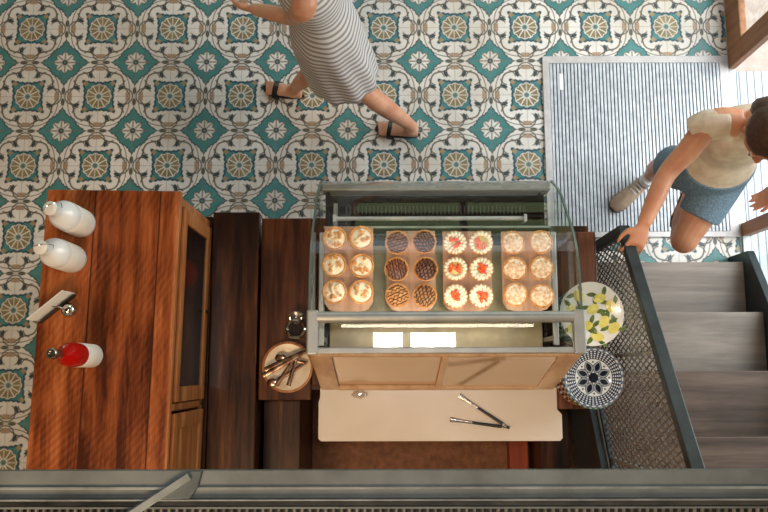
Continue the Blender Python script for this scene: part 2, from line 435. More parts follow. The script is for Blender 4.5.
# ------------------------------------------------------------------ entrance mat with real ribs
mt = thing('entrance_mat', 'large grey ribbed entrance mat with pale metal edging on the tiles', 'mat', (1.4, 1.25, 0))
M_edge = basic('mat_edge', srgb(196, 190, 186), srgb(180, 174, 170), .5, .2, 20, .05)
x0, x1, y0, y1 = .872, 1.912, .725, 1.757
bm = B()
box(bm, x0, x1, y1-.04, y1, 0, .014); box(bm, x0, x1, y0, y0+.03, 0, .014); box(bm, x0, x0+.038, y0+.03, y1-.04, 0, .014); box(bm, x1-.05, x1, y0+.03, y1-.04, 0, .014)
obj('edging', bm, M_edge, mt, bevel=.002)
bm = B(); box(bm, x0+.038, x1-.05, y0+.03, y1-.04, 0, .003); obj('backing', bm, basic('mat_black', srgb(66, 68, 72), srgb(52, 54, 58), .7), mt)
bm = B(); n = 48; pw = (x1-.05-x0-.038)/n
for i in range(n):
    a = x0+.038+i*pw; box(bm, a+pw*.16, a+pw*.84, y0+.032, y1-.042, .003, .012)
obj('ribs', bm, basic('mat_rib', srgb(196, 200, 202), srgb(168, 172, 176), .55, .1, 30, .1), mt)
bm = B(); box(bm, .966, .986, 1.56, 1.655, .012, .0128); obj('white_tag', bm, M_paper, mt)

# ------------------------------------------------------------------ staircase
nos = [(.564, .18), (.2905, .36), (.004, .54), (-.2805, .72), (-.565, .90), (-.85, 1.08), (-1.135, 1.26), (-1.42, 1.44)]
st = thing('staircase', 'grey-brown wooden staircase with dark metal stringers climbing from the mat', 'stairs', (1.38, .2, 0))
for i, (yy, zz) in enumerate(nos):
    yn = nos[i+1][0] if i+1 < len(nos) else yy-.285
    bm = B(); box(bm, .915, 1.845, yn-.03, yy, zz-.04, zz)
    obj('tread', bm, M_tread if i < 2 else M_tread2, st, bevel=.004)
    bm = B(); box(bm, .915, 1.845, yy-.035, yy-.02, max(zz-.18, 0), zz-.04); obj('riser', bm, M_black, st)
def nz(y): return .18+(.564-y)*.6365
for x0, x1 in ((1.845, 1.885), (.880, .915)):
    bm = B(); top = .10
    prism(bm, [(.615, 0), (.615, nz(.6)+top-.03), (-1.5, nz(-1.5)+top), (-1.5, nz(-1.5)-.24), (.22, 0)], 'x', x0, x1)
    obj('stringer', bm, M_rail, st, bevel=.004)

# ------------------------------------------------------------------ mesh railing
rl = thing('stair_railing', 'black steel stair railing filled with expanded metal mesh beside the stairs', 'railing', (.93, .2, 0))
def rz_(y): return 1.192+(.559-y)*.722
RX = .932
bm = B(); pts = [(.575, rz_(.559)), (-1.3, rz_(-1.3))]
prism(bm, [(.572, rz_(.572)-.045), (.572, rz_(.572)), (-1.3, rz_(-1.3)), (-1.3, rz_(-1.3)-.045)], 'x', RX-.022, RX+.022); obj('handrail', bm, M_rail, rl, bevel=.004)
bm = B(); box(bm, RX-.02, RX+.02, .532, .572, .012, rz_(.56)-.04); obj('post', bm, M_rail, rl, bevel=.003)
bm = B(); box(bm, RX-.02, RX+.02, -1.30, -1.26, nz(-1.3)+.12, rz_(-1.3)-.04); obj('post', bm, M_rail, rl, bevel=.003)
def lowz(y): return nz(y)+.105
bm = B(); prism(bm, [(.532, lowz(.532)-.015), (.532, lowz(.532)+.01), (-1.27, lowz(-1.27)+.01), (-1.27, lowz(-1.27)-.015)], 'x', RX-.012, RX+.012); obj('bottom_rail', bm, M_rail, rl)
bm = B(); box(bm, RX-.006, RX+.006, .06, .072, lowz(.07), rz_(.07)-.04)
box(bm, RX-.006, RX+.006, -.36, -.348, lowz(-.35), rz_(-.35)-.04); obj('mesh_joint', bm, M_alu, rl)
LY, LZ = .0275, .068           # diamond size
def clipline(y, z, dy, dz):
    # param t range where lowz(y) < z < rz_-.04 and -1.26<y<.532
    t0, t1 = -5., 5.
    def half(a, b_):            # a + b t > 0
        nonlocal t0, t1
        if abs(b_) < 1e-9:
            if a < 0: t1 = t0-1
            return
        t = -a/b_
        if b_ > 0: t0 = max(t0, t)
        else: t1 = min(t1, t)
    half(z-lowz(y), dz+.6365*dy); half(rz_(y)-.04-z, -.722*dy-dz); half(.532-y, -dy); half(y+1.26, dy)
    return t0, t1
bm = B(); wd = .0021
L = math.hypot(LY, LZ); dirs = ((LY/L, LZ/L), (LY/L, -LZ/L))
for s_, (dy, dz) in enumerate(dirs):
    k = -200
    for k in range(-260, 260):
        y, z = k*LY, 1.2
        t0, t1 = clipline(y, z, dy, dz)
        if t1-t0 < .01: continue
        a = Vector((RX, y+dy*t0, z+dz*t0)); b_ = Vector((RX, y+dy*t1, z+dz*t1)); nrm = Vector((0, -dz, dy))*wd; xx = Vector((.0022, 0, 0))
        vs = [bm.verts.new(p) for p in (a+nrm+xx, a-nrm-xx*.2, a-nrm-xx, a+nrm+xx*.2, b_+nrm+xx, b_-nrm-xx*.2, b_-nrm-xx, b_+nrm+xx*.2)]
        for f in ((0, 1, 5, 4), (1, 2, 6, 5), (2, 3, 7, 6), (3, 0, 4, 7)): bm.faces.new([vs[i] for i in f])
obj('mesh_infill', bm, M_meshm, rl)

# ------------------------------------------------------------------ counters
ct = thing('side_counter', 'low dark plank counter running between the glazed cabinet and display counter', 'counter', (-.9, -.6, 0))
bm = B(); box(bm, -1.20, -.56, -2.2, .64, 0, .905); obj('body', bm, M_dark, ct)
bm = B(); box(bm, -1.215, -.745, -2.25, .66, .905, .945); obj('rear_plank', bm, M_dark, ct, bevel=.004)
bm = B(); box(bm, -.742, -.545, -2.25, .677, .905, .950); obj('front_plank', bm, M_dark, ct, bevel=.004)

dc = thing('display_counter', 'dark wooden counter under the glass pastry case', 'counter', (.2, .25, 0))
bm = B(); box(bm, -.52, .86, -.07, .62, .012, .91); obj('body', bm, M_dark2, dc)
bm = B(); box(bm, -.534, -.318, -.111, .650, .91, .950); obj('left_plank', bm, M_dark2, dc, bevel=.004)
bm = B(); box(bm, -.315, .665, -.05, .650, .91, .950); obj('middle_plank', bm, M_dark2, dc, bevel=.004)
bm = B(); box(bm, .668, .880, -.150, .588, .91, .950); obj('right_plank', bm, M_brownp, dc, bevel=.004)

uc = thing('undercounter_shelf', 'narrow dark brown low unit standing behind the left end of the display counter', 'shelf', (-.47, -.9, .012))
bm = B(); box(bm, -.535, -.395, -1.8, -.12, .012, .70); obj('carcass', bm, M_dark, uc, bevel=.004)
bm = B(); box(bm, -.545, -.385, -1.8, -.118, .70, .725); obj('top', bm, M_dark, uc, bevel=.003)
bm = B(); box(bm, .62, .715, -1.9, -.16, .012, .10)
tag(obj('floor_board', bm, M_redstrip, bevel=.004), 'reddish brown timber board lying on the rusty floor behind the counter', 'board')
bm = B(); box(bm, .735, .872, -1.9, -.16, .012, .35)
tag(obj('storage_box', bm, M_dark, bevel=.004), 'dark brown wooden box on the floor between red board and stairs', 'box')

# ------------------------------------------------------------------ glazed cabinet on the left
cb = thing('glazed_cabinet', 'orange-brown reclaimed wood cabinet with glazed side door at left', 'cabinet', (-.98, -.2, .95))
CX0, CX1, CY0, CY1, CZ0, CZ1 = -1.205, -.762, -1.15, .640, .95, 1.46
bm = B(); box(bm, -1.228, -.748, -1.17, .655, CZ1-.028, CZ1); obj('top', bm, M_cabtop, cb, bevel=.006, seg=3)
bm = B(); box(bm, -.756, -.743, -1.17, .655, CZ1-.030, CZ1-.002); obj('top_edge', bm, M_cabside, cb, bevel=.003)
bm = B(); box(bm, CX0, CX0+.02, CY0, CY1, CZ0, CZ1-.028); obj('back_panel', bm, M_dark2, cb)
bm = B(); box(bm, CX0+.02, CX1, CY0, CY1, CZ0, CZ0+.02); obj('floor_panel', bm, M_dark2, cb)
for y0, y1 in ((CY1-.02, CY1), (CY0, CY0+.02), (-.135, -.115)):
    bm = B(); box(bm, CX0+.02, CX1-.002, y0, y1, CZ0+.02, CZ1-.028); obj('side_panel' if y0 != -.135 else 'divider', bm, M_cabside, cb)
bm = B(); box(bm, CX1-.002, CX1+.012, CY1-.03, CY1+.002, CZ0, CZ1-.03); box(bm, CX1-.002, CX1+.012, -.13, -.105, CZ0, CZ1-.03); box(bm, CX1-.002, CX1+.012, CY0, CY0+.03, CZ0, CZ1-.03)
box(bm, CX1-.002, CX1+.012, CY0, CY1, CZ0, CZ0+.022); box(bm, CX1-.002, CX1+.012, CY0, CY1, CZ1-.05, CZ1-.03)
obj('face_frame', bm, M_cabside, cb, bevel=.003)
def cab_door(y0, y1, glass):
    bm = B(); X0, X1 = CX1+.012, CX1+.026; z0, z1 = CZ0+.026, CZ1-.052; f = .055
    box(bm, X0, X1, y0, y1, z0, z0+f); box(bm, X0, X1, y0, y1, z1-f*.8, z1); box(bm, X0, X1, y0, y0+f, z0+f, z1-f*.8); box(bm, X0, X1, y1-f, y1, z0+f, z1-f*.8)
    d = obj('door', bm, M_cabside, cb, bevel=.003)
    bm = B(); box(bm, X0+.004, X0+.008, y0+f-.004, y1-f+.004, z0+f-.004, z1-f*.8+.004)
    obj('pane' if glass else 'panel', bm, M_cglass if glass else M_cabside, d, world=False)
    bm = B(); tube(bm, [(X1-.002, (y0+y1)/2, z0+.035), (X1+.014, (y0+y1)/2, z0+.035)], [.006, .009], 12); obj('knob', bm, M_black, d, smooth=True, world=False)
cab_door(-.100, .605, True)
cab_door(-.90, -.140, False)
# parts of doors were made in cabinet space: shift them back under the door
for d in [c for c in cb.children if c.name.startswith('door')]:
    for c in d.children: c.data.transform(wmat(cb).inverted())
bm = B(); lathe(bm, [(0, 0), (.045, 0), (.062, .03), (.070, .09), (.060, .15), (.035, .17), (.030, .20), (0, .20)], 28, (-.845, .40, .97))
tag(obj('red_jar', bm, basic('red_glaze', srgb(176, 30, 20), srgb(140, 20, 14), .15), loc=(-.845, .40, .97), smooth=True), 'red glazed jar seen behind the glass of the wooden cabinet', 'jar')

cb.rotation_euler.z = -.016; cb.location.x -= .017
# ------------------------------------------------------------------ bottles and card holder on the cabinet
M_frost = basic('frosted_white_glass', srgb(238, 238, 240), srgb(226, 228, 232), .16, 0, 6, 0)
M_lab = basic('bottle_label', srgb(240, 234, 228), srgb(228, 220, 212), .5, 0, 12, 0)
M_redg = newmat('red_drink', srgb(206, 18, 14), .06, 0, Transmission_Weight=.35, IOR=1.4)[0]
M_grey = basic('label_grey', srgb(150, 156, 160), None, .4)
def bottle(name, label, loc, h, r, body, lab, rz, cap):
    t = thing(name, label, 'bottle', loc, rz, None)
    bm = B()
    lathe(bm, [(0, 0), (r*.9, 0), (r, .006), (r, h*.56), (r*.96, h*.62), (r*.72, h*.69), (r*.42, h*.75), (r*.36, h*.80), (r*.36, h*.90), (r*.42, h*.905), (r*.42, h*.925), (0, h*.925)], 36)
    obj('glass_body', bm, body, t, smooth=True, world=False)
    bm = B(); z0, z1 = (h*.06, h*.50) if cap == 'swing' else (h*.02, h*.40)
    lathe(bm, [(r*1.001, z0), (r*1.02, z0+.002), (r*1.02, z1-.002), (r*1.001, z1)], 36)
    obj('paper_label', bm, lab, t, smooth=True, world=False)
    if cap == 'swing':
        bm = B(); lathe(bm, [(0, h*.925), (r*.38, h*.925), (r*.46, h*.945), (r*.46, h*.975), (r*.3, h), (0, h)], 20)
        s = obj('stopper', bm, M_paper, t, smooth=True, world=False, label='white ceramic stopper')
        bm = B(); n = 14
        tube(bm, [(r*.44, 0, h*.80)]+[(r*.62*math.cos(PI*k/n)*(1), .006, h*.86+r*.9*math.sin(PI*k/n)) for k in range(n+1)]+[(-r*.44, 0, h*.80)], .0016, 6)
        obj('wire_bail', bm, M_chrome, s, smooth=True, world=False)
    else:
        bm = B(); lathe(bm, [(0, h*.925), (r*.40, h*.925), (r*.44, h*.94), (r*.44, h*.985), (r*.34, h), (r*.2, h), (r*.2, h*.985), (0, h*.985)], 24)
        lathe(bm, [(r*.37, h*.83), (r*.40, h*.83), (r*.40, h*.90), (r*.37, h*.90)], 24)
        obj('metal_cap', bm, M_steel, t, smooth=True, world=False, label='silver cap')
    return t
bottle('swing_top_bottle', 'white swing-top bottle nearest the far corner of the wooden cabinet top', (-1.096, .530, CZ1), .285, .050, M_frost, M_lab, .6, 'swing')
bottle('swing_top_bottle', 'white swing-top bottle between the other white bottle and the menu card', (-1.122, .402, CZ1), .28, .050, M_frost, M_lab, .2, 'swing')
bottle('red_bottle', 'red bottle with cream label and silver cap on the cabinet', (-1.036, .060, CZ1), .345, .040, M_redg, M_lab, 0, 'cap')
ch = thing('menu_card_holder', 'chrome ball-based card holder with a white card on the cabinet', 'card holder', (-1.135, .225, CZ1))
bm = B(); ball(bm, (-1.118, .218, CZ1+.0255), .026, 20); obj('ball_base', bm, M_chrome, ch, smooth=True)
bm = B(); ax_, ay_, bx_, by_ = -1.222, .180, -1.105, .278
dx, dy = bx_-ax_, by_-ay_; Ld = math.hypot(dx, dy); nx_, ny_ = dy/Ld*.002, -dx/Ld*.002
pl = [(ax_+nx_, ay_+ny_), (bx_+nx_, by_+ny_), (bx_-nx_, by_-ny_), (ax_-nx_, ay_-ny_)]
prism(bm, [(p[0]+.006, p[1]-.006) for p in pl], 'z', CZ1+.012, CZ1+.04)
obj('clip_plate', bm, M_black, ch)
bm = B(); prism(bm, [(p[0], p[1]+.001) for p in pl], 'z', CZ1+.014, CZ1+.108)
for v in bm.verts: v.co.x -= (v.co.z-CZ1)*.05
mc = obj('menu_card', bm, M_paper, ch)
bm = B(); tube(bm, [(-1.118, .218, CZ1+.04), (-1.135, .226, CZ1+.07), (-1.158, .228, CZ1+.075)], .003, 8); obj('stem', bm, M_chrome, ch, smooth=True)

# ------------------------------------------------------------------ glass display case
cs = thing('display_case', 'curved glass pastry display case with aluminium rails on the dark counter', 'display case', (.2, .35, .95))
KX0, KX1 = -.275, .675
bm = B(); box(bm, KX0+.02, KX1-.02, -.03, .74, .95, .99); obj('base', bm, M_alu, cs, bevel=.004)
bm = B(); box(bm, KX0+.035, KX1-.045, .02, .735, .99, 1.000); obj('deck', bm, M_deck, cs)
bm = B()
box(bm, KX0+.005, KX1-.005, .738, .778, .99, 1.085)
obj('front_sill', bm, basic('sill', srgb(150, 152, 148), srgb(132, 134, 130), .4, .3, 5, .02), cs, bevel=.006)
for x in (KX0+.02, KX1-.045):
    bm = B(); box(bm, x, x+.015, .0, .738, .99, 1.06); obj('side_channel', bm, M_deck, cs)
bm = B()
for i in range(46):
    x = KX0+.10+i*.0165; box(bm, x, x+.006, .655, .69, 1.000, 1.010)
obj('vent_grille', bm, basic('grille', srgb(72, 78, 76), None, .4, .4), cs)
bm = B(); tube(bm, [(KX0+.06, .63, 1.035), (KX1-.11, .63, 1.035)], .009, 10); box(bm, KX0+.05, KX0+.062, .615, .645, 1.0, 1.05); box(bm, KX1-.112, KX1-.10, .615, .645, 1.0, 1.05)
obj('white_tube', bm, basic('white_tube', srgb(226, 224, 216), None, .4), cs, smooth=True)  # white tube across the deck between two end brackets
bm = B(); box(bm, KX0+.04, KX1-.05, .06, .515, 1.000, 1.045); obj('lower_shelf', bm, basic('olive_shelf', srgb(184, 164, 124), srgb(140, 124, 92), .3, .1, 7, .05, 6), cs, bevel=.003)
# curved front glass
prof = [(.775, 1.085), (.735, 1.165), (.680, 1.250), (.596, 1.335), (.530, 1.402), (.468, 1.450), (.410, 1.478), (.354, 1.494), (.285, 1.501), (.205, 1.505)]
ps = smoothpath(prof, 4)
def offp(ps, d):
    out = []
    for i, p in enumerate(ps):
        a, b_ = ps[max(i-1, 0)], ps[min(i+1, len(ps)-1)]; t = Vector((b_[0]-a[0], b_[1]-a[1])).normalized(); out.append((p[0]-t.y*d, p[1]+t.x*d))
    return out
inn = offp(ps, .005)
bm = B(); prism(bm, ps+inn[::-1], 'x', KX0+.008, KX1-.008); obj('front_glass', bm, M_pglass, cs, smooth=True)
for xa, xb in ((KX0, KX0+.006), (KX1-.006, KX1)):
    bm = B(); prism(bm, [(.775, 1.085)]+prof[1:]+[(.06, 1.495), (-.055, 1.0), (.76, 1.0)], 'x', xa, xb); obj('end_glass', bm, M_pglass, cs)
    bm = B(); rim = offp(ps, -.004)
    prism(bm, rim+offp(ps, .003)[::-1], 'x', xa-.001, xb+.001); obj('glass_edge', bm, basic('glass_edge', srgb(96, 116, 110), None, .15), cs, smooth=True)
# top frame
bm = B(); tube(bm, [(KX0+.03, .190, 1.505), (KX1-.03, .190, 1.505)], [(.020, .016)]*2, 20, up=(0, 1, 0)); obj('front_rail', bm, M_alu, cs, smooth=True)
bm = B(); box(bm, KX0+.03, KX1-.03, .064, .086, 1.488, 1.510); obj('rear_rail', bm, M_alu, cs, bevel=.004)
for xa, xb in ((KX0-.006, KX0+.034), (KX1-.034, KX1+.008)):
    bm = B(); box(bm, xa, xb, .060, .215, 1.485, 1.515); obj('corner_cap', bm, M_alu, cs, bevel=.006, seg=3)
bm = B(); box(bm, KX0+.034, KX1-.034, .084, .176, 1.493, 1.499); obj('top_glass', bm, M_pglass, cs)
bm = B(); box(bm, KX0+.05, KX0+.066, .02, .70, 1.0, 1.012); obj('inner_track', bm, M_alu, cs)
# rear sloping doors
def rear(name, xa, xb, t0, t1, d0, d1, mat, par=cs, bev=.002, label=None):
    """panel on the sloping rear plane: t 0 top .. 1 bottom, d offset outwards"""
    bm = B(); A = Vector((0, .070, 1.488)); Bq = Vector((0, -.058, .992)); n = Vector((0, -1, 0)).lerp(Vector((0, -.97, .25)), 1).normalized()
    def P(x, t, d): v = A.lerp(Bq, t)+n*d; return (x, v.y, v.z)
    vs = [bm.verts.new(P(x, t, d)) for x in (xa, xb) for t in (t0, t1) for d in (d0, d1)]
    for f in [(0, 1, 3, 2), (4, 6, 7, 5), (0, 4, 5, 1), (2, 3, 7, 6), (0, 2, 6, 4), (1, 5, 7, 3)]: bm.faces.new([vs[i] for i in f])
    return obj(name, bm, mat, par, bevel=bev, label=label)
rear('rear_post', KX0+.004, KX0+.078, 0, 1, 0, .012, M_beige); rear('rear_post', KX1-.078, KX1-.004, 0, 1, 0, .012, M_beige)
rear('bottom_track', KX0+.078, KX1-.078, .93, 1, 0, .014, M_beige); rear('top_track', KX0+.078, KX1-.078, 0, .05, 0, .012, M_beige)
M_rd = newmat('tinted_door', srgb(200, 164, 128), .08, 0)[0]
M_rd.node_tree.nodes['Principled BSDF'].inputs['Coat Weight'].default_value = .6
d1_ = rear('sliding_door', KX0+.078, .215, .05, .93, -.006, .0, M_rd); d2_ = rear('sliding_door', .195, KX1-.078, .05, .93, .002, .008, M_rd)
rear('edge_strip', .193, .215, .05, .93, .008, .014, M_beige, d2_) if False else None
rear('meeting_strip', .190, .212, .05, .93, .008, .014, M_beige)
# bar and area light added under the front rail to brighten the tarts
bm = B(); box(bm, KX0+.06, KX1-.06, .178, .202, 1.478, 1.488); obj('added_lamp_bar', bm, M_alu, cs)
lp = area('tart_fill_light', (.2, .188, 1.474), (.2, .34, 1.26), .78, .02, 1.5, (1.0, .87, .70))
# glass shelf and its supports
bm = B(); box(bm, KX0+.03, KX1-.05, .165, .552, 1.252, 1.258); obj('glass_shelf', bm, M_pglass, cs, bevel=.001)
bm = B(); box(bm, KX0+.03, KX1-.05, .549, .556, 1.248, 1.262); obj('shelf_edge', bm, basic('glass_edge2', srgb(150, 166, 160), None, .15), cs)
for x in (KX0+.012, KX1-.050):
    bm = B(); box(bm, x, x+.022, .10, .535, 1.236, 1.252); obj('shelf_rail', bm, M_alu, cs, bevel=.003)
for x in (KX0+.014, KX1-.046):
    for y in (.12, .50):
        bm = B(); box(bm, x, x+.014, y, y+.018, 1.0, 1.236); obj('shelf_upright', bm, M_alu, cs)
# white pull-out board
bm = B(); prism(bm, [(-.278, -.062), (.690, -.062), (.690, -.15), (.708, -.17), (.708, -.264), (.698, -.276), (-.272, -.276), (-.284, -.266), (-.284, -.12), (-.278, -.10)], 'z', .951, .968)
obj('work_board', bm, M_white, cs, bevel=.002, label='cream white work board')
for x in (KX0+.05, KX1-.09):
    bm = B(); box(bm, x, x+.03, -.25, -.115, .938, .951); obj('board_bracket', bm, M_black, cs)
# ------------------------------------------------------------------ paddle boards and tarts
M_kraft = wood('kraft_paddle', [(.3, srgb(160, 122, 98)), (.5, srgb(192, 156, 132)), (.7, srgb(206, 176, 152))], .5, 'y', 1.0, 0, 0, .08)
SZ = 1.258
colsx = [(-.199, -.097), (.036, .142), (.254, .353), (.477, .578)]
rows = [(.506, .402, .299), (.488, .388, .287), (.486, .385, .284), (.485, .387, .285)]
kinds = ['toasted meringue', 'chocolate-drizzled', 'strawberry cream', 'sugar-dusted']
for k, (xa, xb) in enumerate(colsx):
    xm = (xa+xb)/2; w_ = .093; yt = rows[k][0]+.048
    out = [(xm-w_, yt), (xm+w_, yt), (xm+w_, .262), (xm+w_*.8, .235), (xm+.03, .222), (xm+.022, .205), (xm-.022, .205), (xm-.03, .222), (xm-w_*.8, .235), (xm-w_, .262)]
    bm = B(); prism(bm, out, 'z', SZ, SZ+.010)
    tag(obj('paddle_board', bm, M_kraft, bevel=.002), 'thin wooden paddle board carrying the six %s tarts' % kinds[k], 'serving board', 'paddle boards in the display case')
M_crust = basic('tart_crust', srgb(236, 178, 112), srgb(200, 130, 66), .6, 0, 60, .4, 6)
M_custard = basic('custard', srgb(238, 206, 140), srgb(222, 176, 100), .35, 0, 20, .1)
def mer():
    m, nt, b = newmat('meringue', rough=.5)
    x, y, z, src = coords(nt); n = Ex(noisetex(nt, src, 45, 4)); g = z*38.0+n*.9-.75
    nt.links.new(ramp(nt, g, [(.25, srgb(242, 212, 168)), (.55, srgb(250, 242, 228)), (.80, srgb(246, 226, 190)), (.95, srgb(206, 142, 82))]), b.inputs['Base Color']); return m
M_mer = mer()
M_choc = basic('chocolate', srgb(176, 108, 66), srgb(136, 76, 44), .3, 0, 30, .1)
M_drz = basic('dark_drizzle', srgb(62, 28, 18), srgb(46, 20, 12), .25, 0, 20, 0)
M_crm = basic('whipped_cream', srgb(250, 244, 228), srgb(238, 226, 198), .5, 0, 30, .15)
M_lime = basic('pale_curd', srgb(226, 222, 152), srgb(236, 196, 110), .3, 0, 22, 0)
M_straw = basic('strawberry', srgb(222, 56, 30), srgb(240, 120, 60), .25, 0, 60, .1)
M_sugar = basic('sugar_dust', srgb(246, 230, 208), srgb(208, 158, 110), .8, 0, 70, .5, 8)
def tart(kind, var, rnd):
    t = thing('fruit_tart' if kind != 0 else 'meringue_tart', None, 'tart')
    t.name = ['meringue_tart', 'chocolate_tart', 'strawberry_tart', 'sugared_tart'][kind]
    R = .046
    fl = lambda th, r, z: (r*(1+.028*math.cos(22*th)) if r > .03 else r, z)
    bm = B(); lathe(bm, [(0, 0), (R*.76, 0), (R*.98, .024), (R, .026), (R*.94, .028), (R*.84, .022), (R*.82, .018), (0, .018)], 88, fl=fl)
    obj('crust', bm, M_crust, t, smooth=True, world=False)
    if kind == 0:
        bm = B(); lathe(bm, [(R*.84, .019), (R*.76, .024), (R*.5, .027), (0, .028)], 40); obj('filling', bm, M_mer, t, smooth=True, world=False)
        bm = B()
        for i in range(16):
            a = rnd.uniform(0, 2*PI); q_ = R*.64*math.sqrt(rnd.random()); r_ = rnd.uniform(.0065, .0105)
            ball(bm, (q_*math.cos(a), q_*math.sin(a), .026), (r_*1.15, r_, r_*.95), 10, R=Matrix.Rotation(a, 3, 'Z'))
        obj('meringue', bm, M_mer, t, smooth=True, world=False)
    elif kind == 1:
        bm = B(); lathe(bm, [(R*.88, .020), (R*.82, .0245), (0, .027)], 40); obj('filling', bm, M_choc if var < 4 else M_crust, t, smooth=True, world=False)
        bm = B(); ang = rnd.uniform(-.6, .8)
        for i in range(7):
            y = -R*.72+i*R*.24; hw = math.sqrt(max(R*R*.74-y*y, 0)); 
            P = [(-hw+2*hw*j/8, y+rnd.uniform(-.0025, .0025)+(-.004 if j % 2 else .004)*(i % 2), .0265+.002) for j in range(9)]
            tube(bm, [Matrix.Rotation(ang, 3, 'Z') @ Vector(p) for p in P], .0021, 6)
        if var % 2:
            for i in range(5):
                y = -R*.6+i*R*.3; hw = math.sqrt(max(R*R*.7-y*y, 0))
                tube(bm, [Matrix.Rotation(ang+1.1, 3, 'Z') @ Vector(p) for p in [(-hw, y, .030), (0, y+.004, .031), (hw, y, .030)]], .0017, 6)
        obj('drizzle', bm, M_drz, t, smooth=True, world=False)
    elif kind == 2:
        bm = B(); lathe(bm, [(R*.88, .020), (R*.6, .025), (0, .026)], 40); obj('filling', bm, M_lime, t, smooth=True, world=False)
        bm = B()
        n = 17
        for i in range(n):
            a = 2*PI*i/n; ball(bm, (R*.76*math.cos(a), R*.76*math.sin(a), .027), (.010, .0075, .0085), 10, R=Matrix.Rotation(a, 3, 'Z'))
        if var in (0, 3, 4, 5):
            for i in range(11):
                a = 2*PI*i/11; ball(bm, (R*.50*math.cos(a), R*.50*math.sin(a), .027), (.010, .0065, .006), 10, R=Matrix.Rotation(a, 3, 'Z'))
        obj('cream', bm, M_crm, t, smooth=True, world=False)
        bm = B()
        for i in range(9):
            a = rnd.uniform(0, 2*PI); q_ = R*.40*math.sqrt(rnd.random()); e = Matrix.Rotation(rnd.uniform(0, PI), 3, 'Z') @ Matrix.Rotation(rnd.uniform(-.5, .5), 3, 'Y')
            ball(bm, (q_*math.cos(a), q_*math.sin(a)+.005, .034), (.0125, .006, .005), 10, R=e)
        obj('strawberry_piece', bm, M_straw, t, smooth=True, world=False)
    else:
        bm = B()
        lathe(bm, [(R*.86, .020), (R*.86, .027), (R*.76, .031), (R*.58, .029), (R*.50, .033), (R*.30, .036), (R*.2, .033), (0, .037)], 48, fl=lambda th, r, z: (r*(1+.03*math.sin(9*th+r*300)), z+.0012*math.sin(7*th+r*400)))
        obj('sugared_top', bm, M_sugar, t, smooth=True, world=False)
    return t
rw = ['far row', 'middle row', 'near row']; cw = ['left', 'right']
for k in range(4):
    for i in range(3):
        for j in range(2):
            t = tart(k, i*2+j, random.Random(k*20+i*2+j+3))
            t.location = (colsx[k][j]+random.uniform(-.003, .003), rows[k][i]+random.uniform(-.003, .003), SZ+.010); t.rotation_euler = (0, 0, random.uniform(0, 6))
            tag(t, '%s tart in the %s, %s column of its board in the display case' % (kinds[k], rw[i], cw[j]), 'tart', '%s tarts in the display case' % kinds[k])

# ------------------------------------------------------------------ things on the work board
def tongs(name, label, cat, piv, ends, r=.004, grip=True, z=.972, metal=None, spoon=False, wk=1.0):
    metal = metal or M_steel
    t = thing(name, label, cat, (*piv, z))
    pv = Vector((*piv, z+.008))
    for e in ends:
        ev = Vector((*e, z+.004)); d = ev-pv
        bm = B(); tube(bm, [pv, pv.lerp(ev, .35), pv.lerp(ev, .8), ev], [(.004*wk, .002), (.005*wk, .002), (.006*wk, .0018), (.010 if not spoon else .006, .0016)], 10, up=(d.y, -d.x, 0))
        if spoon: ball(bm, ev+Vector((0, 0, .004)), (.024, .019, .006), 18)
        obj('arm', bm, metal, t, smooth=True)
        if grip:
            bm = B(); tube(bm, [pv.lerp(ev, .12), pv.lerp(ev, .62)], [(.0065, .004), (.0055, .0035)], 10, up=(d.y, -d.x, 0)); obj('grip', bm, M_black, t, smooth=True)
    bm = B(); a, b_ = [pv.lerp(Vector((*e, z+.006)), .03) for e in ends]
    tube(bm, [a, pv, b_], .005, 10); ball(bm, pv, .0065, 10)
    obj('hinge', bm, M_black if grip else metal, t, smooth=True)
    return t
tongs('serving_tongs', 'black-gripped steel tongs lying open on the cream work board', 'tongs', (.488, -.222), [(.290, -.093), (.252, -.190)], z=.968)
bm = B(); rr = random.Random(3); bmesh.ops.create_icosphere(bm, subdivisions=3, radius=.028, matrix=Matrix.Translation((-.115, -.088, .981)) @ Matrix.Diagonal((1.1, .6, .5, 1)))
for v in bm.verts:
    d = noise.noise(v.co*70)*.012; v.co += Vector((d, noise.noise(v.co*90)*.008, 0)); v.co.z = max(v.co.z, .9682)
tag(obj('plastic_scrap', bm, glassmat('wrap', (.93, .9, .88), .1, 1.45, 1.6, .12), loc=(-.115, -.088, .968)), 'small crumpled clear plastic wrap on the work board', 'wrapper')

# ------------------------------------------------------------------ wood slice plate, servers and glass jar
pl_ = thing('round_plate', 'round cream plate with brown rim holding serving tools on dark plank', 'plate', (-.412, .023, .95))
bm = B(); lathe(bm, [(0, 0), (.062, 0), (.066, .004), (.092, .016), (.102, .020), (.102, .024), (.092, .0225), (.070, .011), (.062, .009), (0, .009)], 56)
obj('dish', bm, basic('cream_glaze', srgb(236, 220, 196), srgb(214, 188, 156), .3, 0, 14, .02), pl_, smooth=True, world=False)
bm = B(); lathe(bm, [(.097, .0195), (.1045, .0195), (.1045, .0255), (.097, .0262), (.095, .0245)], 56); obj('rim', bm, M_cabside, pl_, smooth=True, world=False)
M_cop = basic('bronze_metal', srgb(206, 174, 150), srgb(120, 84, 64), .25, 1.0, 30, .05)
tongs('pastry_tongs', 'bronze pastry tongs lying across the round cream plate, closed end right', 'tongs', (-.312, .098), [(-.510, -.012), (-.500, .012)], z=.998, grip=False, metal=M_cop, wk=1.8)
tongs('pastry_tongs', 'bronze spoon-ended tongs under the longer tongs on the cream plate', 'tongs', (-.335, .040), [(-.470, -.040), (-.440, .060)], z=.973, grip=False, metal=M_cop, spoon=True, wk=1.5)
